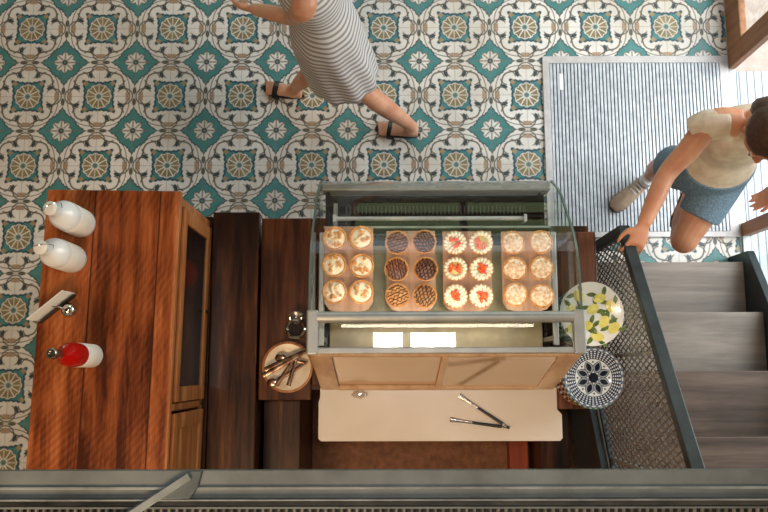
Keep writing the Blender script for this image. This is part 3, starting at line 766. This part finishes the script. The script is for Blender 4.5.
tongs('pastry_tongs', 'bronze tongs with the open ends pointing to the lower rim of the cream plate', 'tongs', (-.372, .072), [(-.455, -.052), (-.405, -.052)], z=.986, grip=False, metal=M_cop, wk=1.4)
jr = thing('clip_jar', 'small round glass jar with chrome rim and clip beside the case', 'jar', (-.376, .178, .95))
bm = B(); lathe(bm, [(0, 0), (.036, 0), (.038, .004), (.038, .055), (.034, .064), (.031, .064), (.034, .053), (.034, .006), (0, .006)], 36); obj('glass_body', bm, M_pglass, jr, smooth=True, world=False)
bm = B(); tube(bm, [(.036*math.cos(2*PI*k/32), .036*math.sin(2*PI*k/32), .066) for k in range(32)], .0075, 8, closed=True); obj('rim', bm, M_chrome, jr, smooth=True, world=False)
bm = B(); lathe(bm, [(0, 0), (.033, 0), (.033, .038), (0, .038)], 28, (0, 0, .007)); obj('contents', bm, basic('dark_syrup', srgb(40, 22, 14), None, .2), jr, smooth=True, world=False)
bm = B(); lathe(bm, [(0, 0), (.014, .003), (.023, .010), (.026, .020), (.016, .026), (.009, .038), (.013, .047), (0, .052)], 24, M=Matrix.Translation((.0, .066, .024)) @ Matrix.Rotation(.9, 4, 'X') @ Matrix.Diagonal((1.25, 1.25, 1, 1))); obj('glass_lid', bm, basic('cut_glass', srgb(180, 174, 168), srgb(70, 62, 56), .06, .6, 90, .4), jr, smooth=True, world=False)
bm = B()
for s_ in (-1, 1): tube(bm, [(.02*s_, .030, .064), (.024*s_, .045, .07), (.018*s_, .06, .045)], .002, 6)
obj('clip_wire', bm, M_chrome, jr, smooth=True, world=False)

# ------------------------------------------------------------------ plates on the right
def plate_mesh(R=.122, dh=.018):
    return [(0, 0), (R*.55, 0), (R*.60, .003), (R*.92, dh*.8), (R, dh), (R, dh+.0035), (R*.92, dh*.8+.0035), (R*.60, .0065), (R*.55, .0045), (0, .0045)]
def mandala():
    m, nt, b = newmat('blue_mandala_glaze', rough=.12)
    x, y, z, src = coords(nt); r = hyp(x, y)/.122; th = eatan2(y, x)
    wht = srgb(206, 208, 208); nav = srgb(24, 28, 42); blu = srgb(96, 112, 140)
    W = .012
    col = mix(0.0, wht, wht)
    # petals: 8 pointed leaves between r .14 and .52
    c8 = eabs(Ex.m('MODULO', th+2*PI, PI/4)-PI/8)
    lw = esin((r-.14)*(PI/.44))*.155
    dd = r*c8-lw; inside = (r > .14)*(r < .56)
    col = mix(soft(0, dd, W)*inside, col, nav); col = mix(soft(-.030, dd, W)*inside, col, srgb(150, 156, 160))
    col = mix(soft(-.070, dd, W)*inside, col, nav)
    col = mix(soft(.16, r, W), col, nav)
    c8b = eabs(Ex.m('MODULO', th+2*PI+PI/8, PI/4)-PI/8)
    col = mix(soft(.030, hyp(r-.50, c8b*.5), W), col, nav)
    band = (r > .60)*(r < .86)
    k = efrac(th*(44/(2*PI))); k2 = efrac((r-.60)/.065)
    dot = soft(.30, hyp(k-.5, k2-.5), .08)
    col = mix(band, col, srgb(46, 54, 76)); col = mix(band*dot, col, wht)
    for rr_ in (.60, .86, .93): col = mix(soft(.012, eabs(r-rr_), W), col, nav)
    k3 = efrac(th*(28/(2*PI))); col = mix((r > .87)*(r < .92)*(k3 < .5), col, blu)
    col = mix((r > .945), col, srgb(40, 46, 52))
    nt.links.new(col, b.inputs['Base Color']); return m
M_mand = mandala()
def rimplate(name, base, rimc, n=40, rimr=.93):
    m, nt, b = newmat(name, rough=.15)
    x, y, z, src = coords(nt); r = hyp(x, y)/.122; th = eatan2(y, x)
    k = efrac(th*(n/(2*PI))); s_ = (r > rimr-.09)*(r < rimr+.03)*(k < .55)
    col = mix(s_, base, rimc); col = mix((r > .97), col, rimc); nt.links.new(col, b.inputs['Base Color']); return m
M_pl_green = rimplate('white_green_rim', srgb(206, 208, 196), srgb(70, 112, 100), 34, .95)
M_pl_oran = rimplate('orange_rim', srgb(196, 140, 96), srgb(150, 86, 48), 60)
M_pl_teal = rimplate('teal_rim', srgb(180, 206, 196), srgb(40, 110, 100), 26, .93)
M_pl_nav = rimplate('navy_rim', srgb(200, 200, 204), srgb(42, 48, 74), 30)
def plate(label, loc, mat, R=.122, dh=.018, sc=1, rz=0, group=None, tilt=0):
    bm = B(); lathe(bm, plate_mesh(R, dh), 72); o = obj('dinner_plate', bm, mat, smooth=True, world=False); o.location = loc; o.rotation_euler = (0, tilt, rz)
    return tag(o, label, 'plate', group)
ORD = ['at the very bottom', 'second from the bottom', 'third from the bottom', 'fourth from the bottom', 'fifth from the bottom', 'sixth from the bottom', 'seventh from the bottom', 'eighth from the bottom', 'ninth from the bottom', 'tenth from the bottom', 'eleventh from the bottom', 'twelfth from the bottom', 'thirteenth from the bottom']
z = .95; rp_ = random.Random(4)
seq = 'ooboogoboooog'
for i, ch_ in enumerate(seq):
    m_, nm = {'o': (M_pl_oran, 'orange-rimmed plate'), 'b': (M_pl_nav, 'navy-rimmed plate'), 'g': (M_pl_green, 'white plate with green dotted rim')}[ch_]
    plate(nm+' '+ORD[i]+' in the mandala-topped stack', (.796+rp_.uniform(-.004, .004), -.020+rp_.uniform(-.004, .004), z), m_, .113 if i < 12 else .120, group='plates in the patterned stack'); z += .0135
z += .002
plate('blue and white plate with flower mandala on top of the stack', (.800, -.022, z), M_mand, .116, .016, group='plates in the patterned stack')
# lemon plates
z = .95
for i in range(13):
    plate('teal-rimmed plate '+ORD[i]+' of the stack under the lemon plate', (.795+rp_.uniform(-.004, .004), .222+rp_.uniform(-.004, .004), z), M_pl_teal if i % 3 else M_pl_green, .118, group='plates stacked under the lemon plate'); z += .0135
def lemon_plate():
    bm = B(); lathe(bm, plate_mesh(.126, .016), 72)
    rn = random.Random(5)
    def zs(r):
        r/= .128
        return .0048 if r < .55 else (.0048+(r-.55)/.05*.002 if r < .6 else .0068+(r-.6)/.32*(.016*.8-.003)+.0005)
    def blob(cx, cy, a, b_, ang, mi, lift, tip=1.0):
        n = 18; vs = []
        for k in range(n):
            t = 2*PI*k/n; ex = a*math.cos(t)*(1+.10*abs(math.cos(t))**6*tip); ey = b_*math.sin(t)*(abs(math.sin(t))**(.6 if mi == 2 else 0))
            x = cx+ex*math.cos(ang)-ey*math.sin(ang); y = cy+ex*math.sin(ang)+ey*math.cos(ang)
            vs.append(bm.verts.new((x, y, zs(min(math.hypot(x, y), .12))+lift)))
        c = bm.verts.new((cx, cy, zs(math.hypot(cx, cy))+lift+.0002))
        for k in range(n):
            f = bm.faces.new((vs[k], vs[(k+1) % n], c)); f.material_index = mi
    lem = [(.035, .062, .3), (-.045, .070, 2.4), (-.078, .012, 1.3), (.008, .020, .6), (.078, .030, 1.9), (.050, -.030, 1.0), (-.020, -.045, .1), (-.072, -.060, 2.6), (.020, -.088, 2.9), (.085, -.055, .8)]
    for cx, cy, a in lem:
        blob(cx, cy, .024, .0185, a, 1, .0012)
        for s_ in (.7, -.9, 2.4):
            q_ = a+s_; blob(cx+.033*math.cos(q_), cy+.033*math.sin(q_), .020, .0085, q_+.4, 2, .0008)
    return bm
o = obj('dinner_plate', lemon_plate(), [basic('lemon_plate_glaze', srgb(228, 224, 212), srgb(222, 216, 204), .14, 0, 5, 0), basic('lemon_yellow', srgb(228, 214, 122), srgb(214, 194, 92), .2, 0, 40, 0), basic('leaf_green', srgb(108, 122, 60), srgb(70, 88, 44), .25, 0, 40, 0)], smooth=False, world=False)
o.location = (.800, .226, z+.003)
tag(o, 'white plate painted with lemons and leaves beside the railing', 'plate')

# ------------------------------------------------------------------ overhead steel beam close to the camera
bmz = 2.9
be = thing('steel_beam', 'weathered grey steel beam with diagonal brace along the bottom edge', 'beam', (0, -.2, 2.78))
bm = B(); box(bm, -1.0, 1.0, -.188, -.160, 2.885, 2.900); obj('outer_flange', bm, M_beam, be, bevel=.001)
bm = B(); box(bm, -1.0, 1.0, -.1905, -.186, 2.86, 2.904); obj('bright_lip', bm, M_beam2, be, bevel=.001)
bm = B(); box(bm, -1.0, 1.0, -.206, -.1905, 2.80, 2.894); obj('channel', bm, M_beam, be, bevel=.001)
bm = B(); box(bm, -1.0, 1.0, -.209, -.206, 2.80, 2.904); obj('inner_lip', bm, M_beam2, be, bevel=.001)
bm = B(); box(bm, -1.0, 1.0, -.219, -.209, 2.80, 2.885); obj('rusty_web', bm, basic('brown_grey', srgb(86, 78, 66), srgb(50, 44, 36), .6, .1, 16, .2, 8), be)
bm = B(); box(bm, -1.0, 1.0, -.222, -.219, 2.80, 2.90); obj('grating_edge', bm, M_beam, be)
bm = B(); box(bm, -1.0, 1.0, -.30, -.2225, 2.80, 2.86); obj('grating_bed', bm, M_beamd, be)
bm = B()
for i in range(150):
    x = -.98+i*.0132; tube(bm, [(x, -.30, 2.868), (x+.004, -.2225, 2.868)], .0034, 6)
obj('grating_bar', bm, basic('bar_grey', srgb(120, 116, 106), srgb(70, 66, 58), .5, .3, 30, .1), be, smooth=True)
bm = B(); prism(bm, [(-.327, -.1602), (-.307, -.1602), (-.313, -.186), (-.326, -.204), (-.378, -.205), (-.405, -.224), (-.50, -.30), (-.55, -.30), (-.425, -.222)], 'z', 2.897, 2.909)
obj('diagonal_brace', bm, basic('blue_grey_paint', srgb(92, 102, 106), srgb(64, 72, 74), .5, .1, 14, .15, 8), be, bevel=.001)
bm = B(); box(bm, 0, .012, -.175, 0, 2.895, 2.914); M_ = Matrix.Translation((-.330, -.163, 0)) @ Matrix.Rotation(math.radians(-57), 4, 'Z')
for v in bm.verts: v.co = M_ @ v.co
obj('brace_lit_edge', bm, M_beam2, be, bevel=.001)  # lit edge of the brace, its light put into a paler grey strip

# ------------------------------------------------------------------ people
def skinmat(name, c1, c2):
    m = basic(name, c1, c2, .45, 0, 8, .03)
    m.node_tree.nodes['Principled BSDF'].inputs['Subsurface Weight'].default_value = .08
    m.node_tree.nodes['Principled BSDF'].inputs['Subsurface Scale'].default_value = .01
    return m
M_skin1 = skinmat('skin_fair', srgb(214, 162, 130), srgb(190, 128, 98))
M_skin2 = skinmat('skin_tan', srgb(206, 146, 112), srgb(184, 116, 84))
M_eye = basic('eye', srgb(235, 235, 232), None, .15)
M_iris = basic('iris', srgb(60, 40, 26), None, .15)
M_hair1 = basic('brown_hair', srgb(88, 56, 38), srgb(52, 30, 20), .5, 0, 60, .4, 8)
def hand(bm, wr, d, palm_n, side, sc=1.0, curl=.5):
    """wr wrist point, d direction to fingers, palm_n palm normal (palm faces this way), side = direction towards the thumb"""
    d = Vector(d).normalized(); pn = Vector(palm_n); pn = (pn-d*pn.dot(d)).normalized(); sd = Vector(side); sd = (sd-d*sd.dot(d)-pn*sd.dot(pn)).normalized()
    wr = Vector(wr); pe = wr+d*.085*sc
    tube(bm, [wr-d*.02, wr+d*.01, wr+d*.045*sc, pe], [(.020*sc, .026*sc), (.018*sc, .028*sc), (.0155*sc, .040*sc), (.012*sc, .038*sc)], 14, up=tuple(pn))
    for i, (o_, L_) in enumerate(((.030, .070), (.010, .078), (-.011, .072), (-.030, .056))):
        p = wr+d*.075*sc+sd*o_*sc; dirv = (d+sd*o_*3).normalized(); P = [p-dirv*.012]; a = curl*.35
        for s_, fr in enumerate((.42, .33, .25)):
            vv = dirv*math.cos(a)+pn*math.sin(a); P.append(P[-1]+vv*(L_*fr+(.012 if s_ == 0 else 0))*sc); a += curl*.75
        tube(bm, P, [.0095*sc, .009*sc, .0083*sc, .0068*sc], 10); ball(bm, P[-1], .0068*sc, 10)
    tb = wr+d*.022*sc+sd*.022*sc; t1 = tb+(d*.6+sd*.75+pn*.25).normalized()*.038*sc; t2 = t1+(d*.85+sd*.35+pn*.35).normalized()*.030*sc; t3 = t2+(d*.95+sd*.05+pn*.35).normalized()*.024*sc
    tube(bm, [tb-(sd*.012), t1, t2, t3], [.014*sc, .0115*sc, .010*sc, .008*sc], 10); ball(bm, t3, .008*sc, 10)
def head(bm, c, fwd, up, s=1.0):
    c = Vector(c); f = Vector(fwd).normalized(); u = Vector(up); u = (u-f*u.dot(f)).normalized(); l = u.cross(f)
    R = Matrix((f, l, u)).transposed()
    P = lambda a, b_, c_: c+R @ Vector((a*s, b_*s, c_*s))
    ball(bm, P(-.010, 0, .025), (.095*s, .076*s, .098*s), 24, R=R); ball(bm, P(.018, 0, -.045), (.066*s, .056*s, .070*s), 20, R=R)
    ball(bm, P(.060, 0, -.098), (.020*s, .024*s, .016*s), 12, R=R)
    tube(bm, [P(.082, 0, .012), P(.100, 0, -.022), P(.094, 0, -.035)], [.008*s, .013*s, .010*s], 10)
    ball(bm, P(.094, .011, -.033), .0075*s, 8); ball(bm, P(.094, -.011, -.033), .0075*s, 8)
    ball(bm, P(.081, 0, -.060), (.010*s, .022*s, .006*s), 12, R=R); ball(bm, P(.079, 0, -.070), (.010*s, .018*s, .006*s), 12, R=R)
    for sg in (-1, 1):
        ball(bm, P(-.004, .077*sg, -.012), (.018*s, .008*s, .030*s), 12, R=R); ball(bm, P(.070, .030*sg, .022), (.014*s, .022*s, .007*s), 10, R=R)
    return P, R
def finish_body(bm, mat, par, vox=.0055, name='body'):
    o = obj(name, bm, mat, par, smooth=True)
    r = o.modifiers.new('remesh', 'REMESH'); r.mode = 'VOXEL'; r.voxel_size = vox; r.use_smooth_shade = True
    s = o.modifiers.new('smooth', 'SMOOTH'); s.factor = .5; s.iterations = 5
    return o
def face_bits(P, par, R, s=1.0, lip=srgb(176, 84, 76)):
    for sg in (-1, 1):
        bm = B(); ball(bm, P(.072, .031*sg, .004), .0125*s, 14); e = obj('eye', bm, M_eye, par, smooth=True)
        bm = B(); ball(bm, P(.0815, .031*sg, .004), .0055*s, 10); obj('iris', bm, M_iris, e, smooth=True, world=False).data.transform(wmat(par).inverted())
    bm = B(); ball(bm, P(.089, 0, -.062), (.005*s, .020*s, .004*s), 12, R=R); ball(bm, P(.087, 0, -.069), (.005*s, .017*s, .0045*s), 12, R=R)
    obj('lips', bm, basic('lips', lip, None, .4), par, smooth=True)
def foot(bm, heel, toe, ankle, w_=.04):
    h, t, a = Vector(heel), Vector(toe), Vector(ankle); d = (t-h); d.z = 0; L_ = d.length; d.normalize(); sd = Vector((-d.y, d.x, 0))
    tube(bm, [h-d*.005, h+d*.03, h+(t-h)*.5+Vector((0, 0, .012)), h+(t-h)*.78, t-d*.02], [(.026, .026), (.030, .032), (.026, .036), (.018, .044), (.010, .036)], 16, up=(0, 0, 1))
    tube(bm, [a, (h+d*.05)+Vector((0, 0, .02))], [.034, .036], 14)
    for k in range(5):
        o_ = (k-2)*.0165; ln = (.028, .026, .023, .019, .015)[k]; q_ = t-d*.03+sd*o_
        tube(bm, [q_, q_+d*(ln+.008)-Vector((0, 0, .003))], [.009, .0075], 8); ball(bm, q_+d*(ln+.008)-Vector((0, 0, .003)), .0078, 8)
def stripes():
    m, nt, b = newmat('striped_dress', rough=.8)
    x, y, z, src = coords(nt); n = Ex(noisetex(nt, src, 5, 3))
    s_ = esin((z+x*.22)*185+n*3.0); 
    nt.links.new(mix(soft(-.15, s_, .35), srgb(208, 203, 202), srgb(142, 134, 132)), b.inputs['Base Color']); bump(nt, b, n, .3, .02); return m
M_dress = stripes()
# --- woman walking across the tiles, cut by the top edge
P1 = thing('walking_person', 'person in a grey striped dress and black sandals walking across the tiles', 'person', (-.28, 1.5, 0))
bm = B()
limb(bm, [(-.27, 1.55, .88, .145, .115), (-.28, 1.55, 1.0, .130, .10), (-.30, 1.55, 1.12, .115, .09), (-.32, 1.55, 1.28, .150, .11), (-.33, 1.55, 1.40, .12, .08), (-.335, 1.55, 1.46, .055, .055), (-.35, 1.55, 1.53, .05, .05)], 20, up=(0, 1, 0))
hips = (-.26, 1.47), (-.28, 1.63)
limb(bm, [(-.26, 1.48, .90, .085), (-.22, 1.47, .72, .076), (-.17, 1.43, .52, .054), (-.145, 1.42, .45, .050), (-.02, 1.37, .30, .052), (.115, 1.325, .14, .034), (.135, 1.312, .09, .032)], 16)
foot(bm, (.165, 1.305, .055), (-.045, 1.338, .028), (.135, 1.312, .10))
limb(bm, [(-.28, 1.62, .90, .085), (-.31, 1.59, .72, .078), (-.335, 1.55, .50, .054), (-.345, 1.545, .44, .050), (-.42, 1.54, .28, .050), (-.495, 1.54, .13, .034), (-.50, 1.538, .09, .032)], 16)
foot(bm, (-.478, 1.53, .045), (-.672, 1.575, .030), (-.50, 1.538, .10))
for sg, el, wr in ((-1, (-.40, 1.47, 1.13), (-.585, 1.575, .99)), (1, (-.22, 1.80, 1.12), (-.10, 1.80, .90))):
    sh = (-.32, 1.55+.165*sg, 1.39)
    limb(bm, [(-.32, 1.55+.08*sg, 1.40, .055), (*sh, .050), ((sh[0]+el[0])/2, (sh[1]+el[1])/2, (sh[2]+el[2])/2, .043), (*el, .036), ((wr[0]+el[0])/2, (wr[1]+el[1])/2, (wr[2]+el[2])/2, .034), (*wr, .025)], 14)
    dd_ = Vector(wr)-Vector(el); hand(bm, wr, dd_+Vector((0, 0, -.05)), (-.2, -sg, 0), (-1, 0, .3), .95, .5)
Pf, Rf_ = head(bm, (-.375, 1.55, 1.64), (-1, 0, -.1), (0, 0, 1)); finish_body(bm, M_skin1, P1); face_bits(Pf, P1, Rf_)
bm = B(); ball(bm, Pf(-.022, 0, .035), (.104, .090, .106), 22, R=Rf_); ball(bm, Pf(-.085, 0, -.03), (.05, .07, .11), 18, R=Rf_)
for v in bm.verts:
    v.co += Vector((noise.noise(v.co*30), noise.noise(v.co*30+Vector((5, 0, 0))), 0))*.006
obj('hair', bm, M_hair1, P1, smooth=True)
bm = B()
rings = [(-.325, 1.55, 1.425, .165, .085), (-.32, 1.55, 1.30, .168, .13), (-.30, 1.55, 1.12, .145, .118), (-.290, 1.548, 1.0, .165, .135), (-.285, 1.545, .88, .185, .160), (-.270, 1.530, .74, .178, .168), (-.245, 1.503, .60, .162, .176), (-.218, 1.478, .44, .150, .172)]
rs = smoothpath(rings, 5); N = 72; prev = None
for i, (cx_, cy_, cz_, ry_, rx_) in enumerate(rs):
    fl_ = max(0, (i-12)/len(rs))*.10; ring = []
    for k in range(N):
        t = 2*PI*k/N; f_ = 1+fl_*math.sin(9*t+.6*math.sin(i*.12))*.8
        ring.append(bm.verts.new((cx_+rx_*f_*math.cos(t), cy_+ry_*f_*math.sin(t), cz_+.02*math.cos(t)*(i/len(rs)))))
    if prev:
        for k in range(N): bm.faces.new((prev[k], prev[(k+1) % N], ring[(k+1) % N], ring[k]))
    prev = ring
dz_ = obj('dress', bm, M_dress, P1, smooth=True); sd_ = dz_.modifiers.new('solid', 'SOLIDIFY'); sd_.thickness = .004
def sandal(h, t, zt=0.0):
    h, t = Vector(h), Vector(t); d = t-h; L_ = Vector((d.x, d.y, 0)).length; a = math.atan2(d.y, d.x)
    bm = B(); n = 28; out = []
    for k in range(n):
        th_ = 2*PI*k/n; x = math.cos(th_)*(L_/2+.018)+L_/2; wv = .036+.010*math.cos(th_); y = math.sin(th_)*wv; out.append((x, y))
    prism(bm, out, 'z', 0.0, .016)
    M = Matrix.Translation((h.x, h.y, .001)) @ Matrix.Rotation(a, 4, 'Z')
    for v in bm.verts: v.co = M @ v.co
    s_ = obj('sandal', bm, M_black, P1, bevel=.003)
    bm = B(); pts_ = [Vector((L_*.66, .050*math.cos(q_), .014+.047*math.sin(q_))) for q_ in [PI*k/10 for k in range(11)]]
    tube(bm, [M @ p for p in pts_], [(.003, .022)]*11, 8, up=tuple((M.to_3x3() @ Vector((0, 0, 1)))))
    st_ = obj('strap', bm, M_black, s_, smooth=True, world=False); st_.data.transform(wmat(P1).inverted())
sandal((.165, 1.305, 0), (-.050, 1.340, 0)); sandal((-.478, 1.53, 0), (-.680, 1.577, 0))

# --- person climbing, hand on the railing
P2 = thing('climbing_person', 'person in denim shorts and beige top stepping to the stairs, hand on railing', 'person', (1.40, .85, 0))
bm = B()
limb(bm, [(1.425, .88, .86, .150, .105), (1.42, .90, .97, .130, .098), (1.41, .92, 1.08, .120, .09), (1.40, .93, 1.20, .140, .10), (1.395, .925, 1.33, .125, .08), (1.39, .915, 1.39, .055, .055), (1.365, .890, 1.45, .050, .050)], 20, up=(1, .05, 0))
limb(bm, [(1.34, .88, .86, .090), (1.345, .93, .68, .080), (1.365, 1.00, .50, .058), (1.37, 1.01, .44, .052), (1.39, 1.03, .28, .055), (1.405, 1.035, .14, .036), (1.402, 1.03, .10, .034)], 16)
limb(bm, [(1.50, .87, .86, .090), (1.43, .76, .80, .084), (1.365, .635, .73, .066), (1.35, .590, .69, .058), (1.375, .64, .61, .052), (1.43, .74, .53, .056), (1.485, .85, .45, .036), (1.49, .87, .42, .034)], 16)
foot(bm, (1.500, .885, .385), (1.49, .76, .265), (1.49, .87, .43))
sh = (1.235, .935, 1.345); el = (1.090, .765, 1.245); wr = (.985, .560, 1.255)
limb(bm, [(1.33, .93, 1.35, .058), (*sh, .052), (1.16, .845, 1.29, .045), (*el, .038), (1.035, .66, 1.25, .036), (*wr, .026)], 14)
hand(bm, wr, (-.35, -.9, -.10), (-.25, .1, -1), (-1, .3, 0), .98, .75)
sh = (1.555, .925, 1.345); el = (1.70, .86, 1.12); wr = (1.66, .775, .93)
limb(bm, [(1.45, .93, 1.35, .058), (*sh, .052), (1.64, .895, 1.24, .045), (*el, .038), (1.69, .82, 1.03, .036), (*wr, .026)], 14)
hand(bm, wr, (-.15, -.3, -.9), (-1, -.1, 0), (0, -1, 0), .95, .6)
Pf, Rf_ = head(bm, (1.350, .830, 1.530), (-.15, -.85, -.45), (0, -.35, 1), .98); finish_body(bm, M_skin2, P2); face_bits(Pf, P2, Rf_)
bm = B(); ball(bm, Pf(-.024, 0, .036), (.102, .090, .104), 22, R=Rf_); ball(bm, Pf(-.085, 0, -.02), (.05, .07, .10), 18, R=Rf_)
for v in bm.verts:
    v.co += Vector((noise.noise(v.co*30), noise.noise(v.co*30+Vector((5, 0, 0))), 0))*.007
obj('hair', bm, M_hair1, P2, smooth=True)
# top
bm = B()
limb(bm, [(1.425, .885, .90, .162, .128), (1.42, .90, .98, .150, .118), (1.41, .92, 1.08, .135, .105), (1.40, .93, 1.20, .152, .113), (1.395, .925, 1.33, .142, .092), (1.392, .92, 1.375, .095, .07)], 28, up=(1, .05, 0))
for sg in (-1, 1): limb(bm, [(1.395+.10*sg, .928, 1.355, .058), (1.395+.17*sg, .93, 1.335, .062), (1.395+.215*sg, .912, 1.30, .060)], 14)
tp = obj('top', bm, basic('beige_knit', srgb(222, 204, 182), srgb(204, 180, 154), .8, 0, 20, .15), P2, smooth=True)
r_ = tp.modifiers.new('remesh', 'REMESH'); r_.mode = 'VOXEL'; r_.voxel_size = .007; r_.use_smooth_shade = True; r_ = tp.modifiers.new('smooth', 'SMOOTH'); r_.iterations = 6
# shorts
bm = B()
limb(bm, [(1.425, .885, .96, .158, .120), (1.425, .885, .88, .172, .135), (1.425, .89, .80, .165, .13)], 28, up=(1, .05, 0))
limb(bm, [(1.34, .885, .86, .104), (1.345, .925, .72, .102), (1.358, .965, .60, .100)], 18)
limb(bm, [(1.49, .875, .86, .104), (1.44, .78, .81, .102), (1.395, .690, .765, .094)], 18)
M_den = basic('denim', srgb(112, 134, 150), srgb(80, 102, 120), .8, 0, 120, .2, 6)
tp = obj('shorts', bm, M_den, P2, smooth=True)
r_ = tp.modifiers.new('remesh', 'REMESH'); r_.mode = 'VOXEL'; r_.voxel_size = .007; r_.use_smooth_shade = True; r_ = tp.modifiers.new('smooth', 'SMOOTH'); r_.iterations = 4
def shoe(h, t, parent, tiltz=0):
    h, t = Vector(h), Vector(t); d = (t-h).normalized(); up_ = Vector((0, 0, 1)); up_ = (up_-d*up_.dot(d)).normalized()
    L_ = (t-h).length; P = lambda a, z_: h+d*a*L_+up_*z_
    bm = B(); tube(bm, [P(0, .035), P(.08, .040), P(.30, .045), (P(.55, .038)), P(.80, .028), P(.95, .024), P(1.0, .022)], [(.020, .022), (.036, .034), (.042, .037), (.036, .041), (.025, .045), (.017, .036), (.008, .018)], 20, up=tuple(up_))
    tube(bm, [P(.20, .07), P(.19, .11)], [.036, .036], 16)
    s_ = obj('sneaker', bm, basic('tan_suede', srgb(176, 150, 126), srgb(150, 124, 100), .7, 0, 30, .1), parent, smooth=True)
    bm = B(); tube(bm, [P(-.01, .009), P(.1, .009), P(.4, .009), P(.75, .009), P(.95, .010), P(1.02, .012)], [(.009, .020), (.009, .036), (.009, .038), (.009, .048), (.009, .038), (.008, .018)], 20, up=tuple(up_))
    q_ = obj('sole', bm, basic('gum_sole', srgb(96, 70, 56), None, .6), s_, smooth=True, world=False); q_.data.transform(wmat(parent).inverted())
    bm = B()
    for a in (.36, .43, .50, .57, .64): 
        c_ = P(a, .088-(a-.36)*.12); sd = d.cross(up_); tube(bm, [c_-sd*.022, c_+up_*.003, c_+sd*.022], .0035, 8)
    q_ = obj('laces', bm, M_paper, s_, smooth=True, world=False); q_.data.transform(wmat(parent).inverted())
    bm = B(); tube(bm, [P(.19, .10), P(.185, .16)], [.038, .041], 18); obj('sock', bm, M_paper, parent, smooth=True)
shoe((1.425, 1.045, .014), (1.222, .877, .014), P2)
shoe((1.508, .905, .375), (1.49, .735, .225), P2)
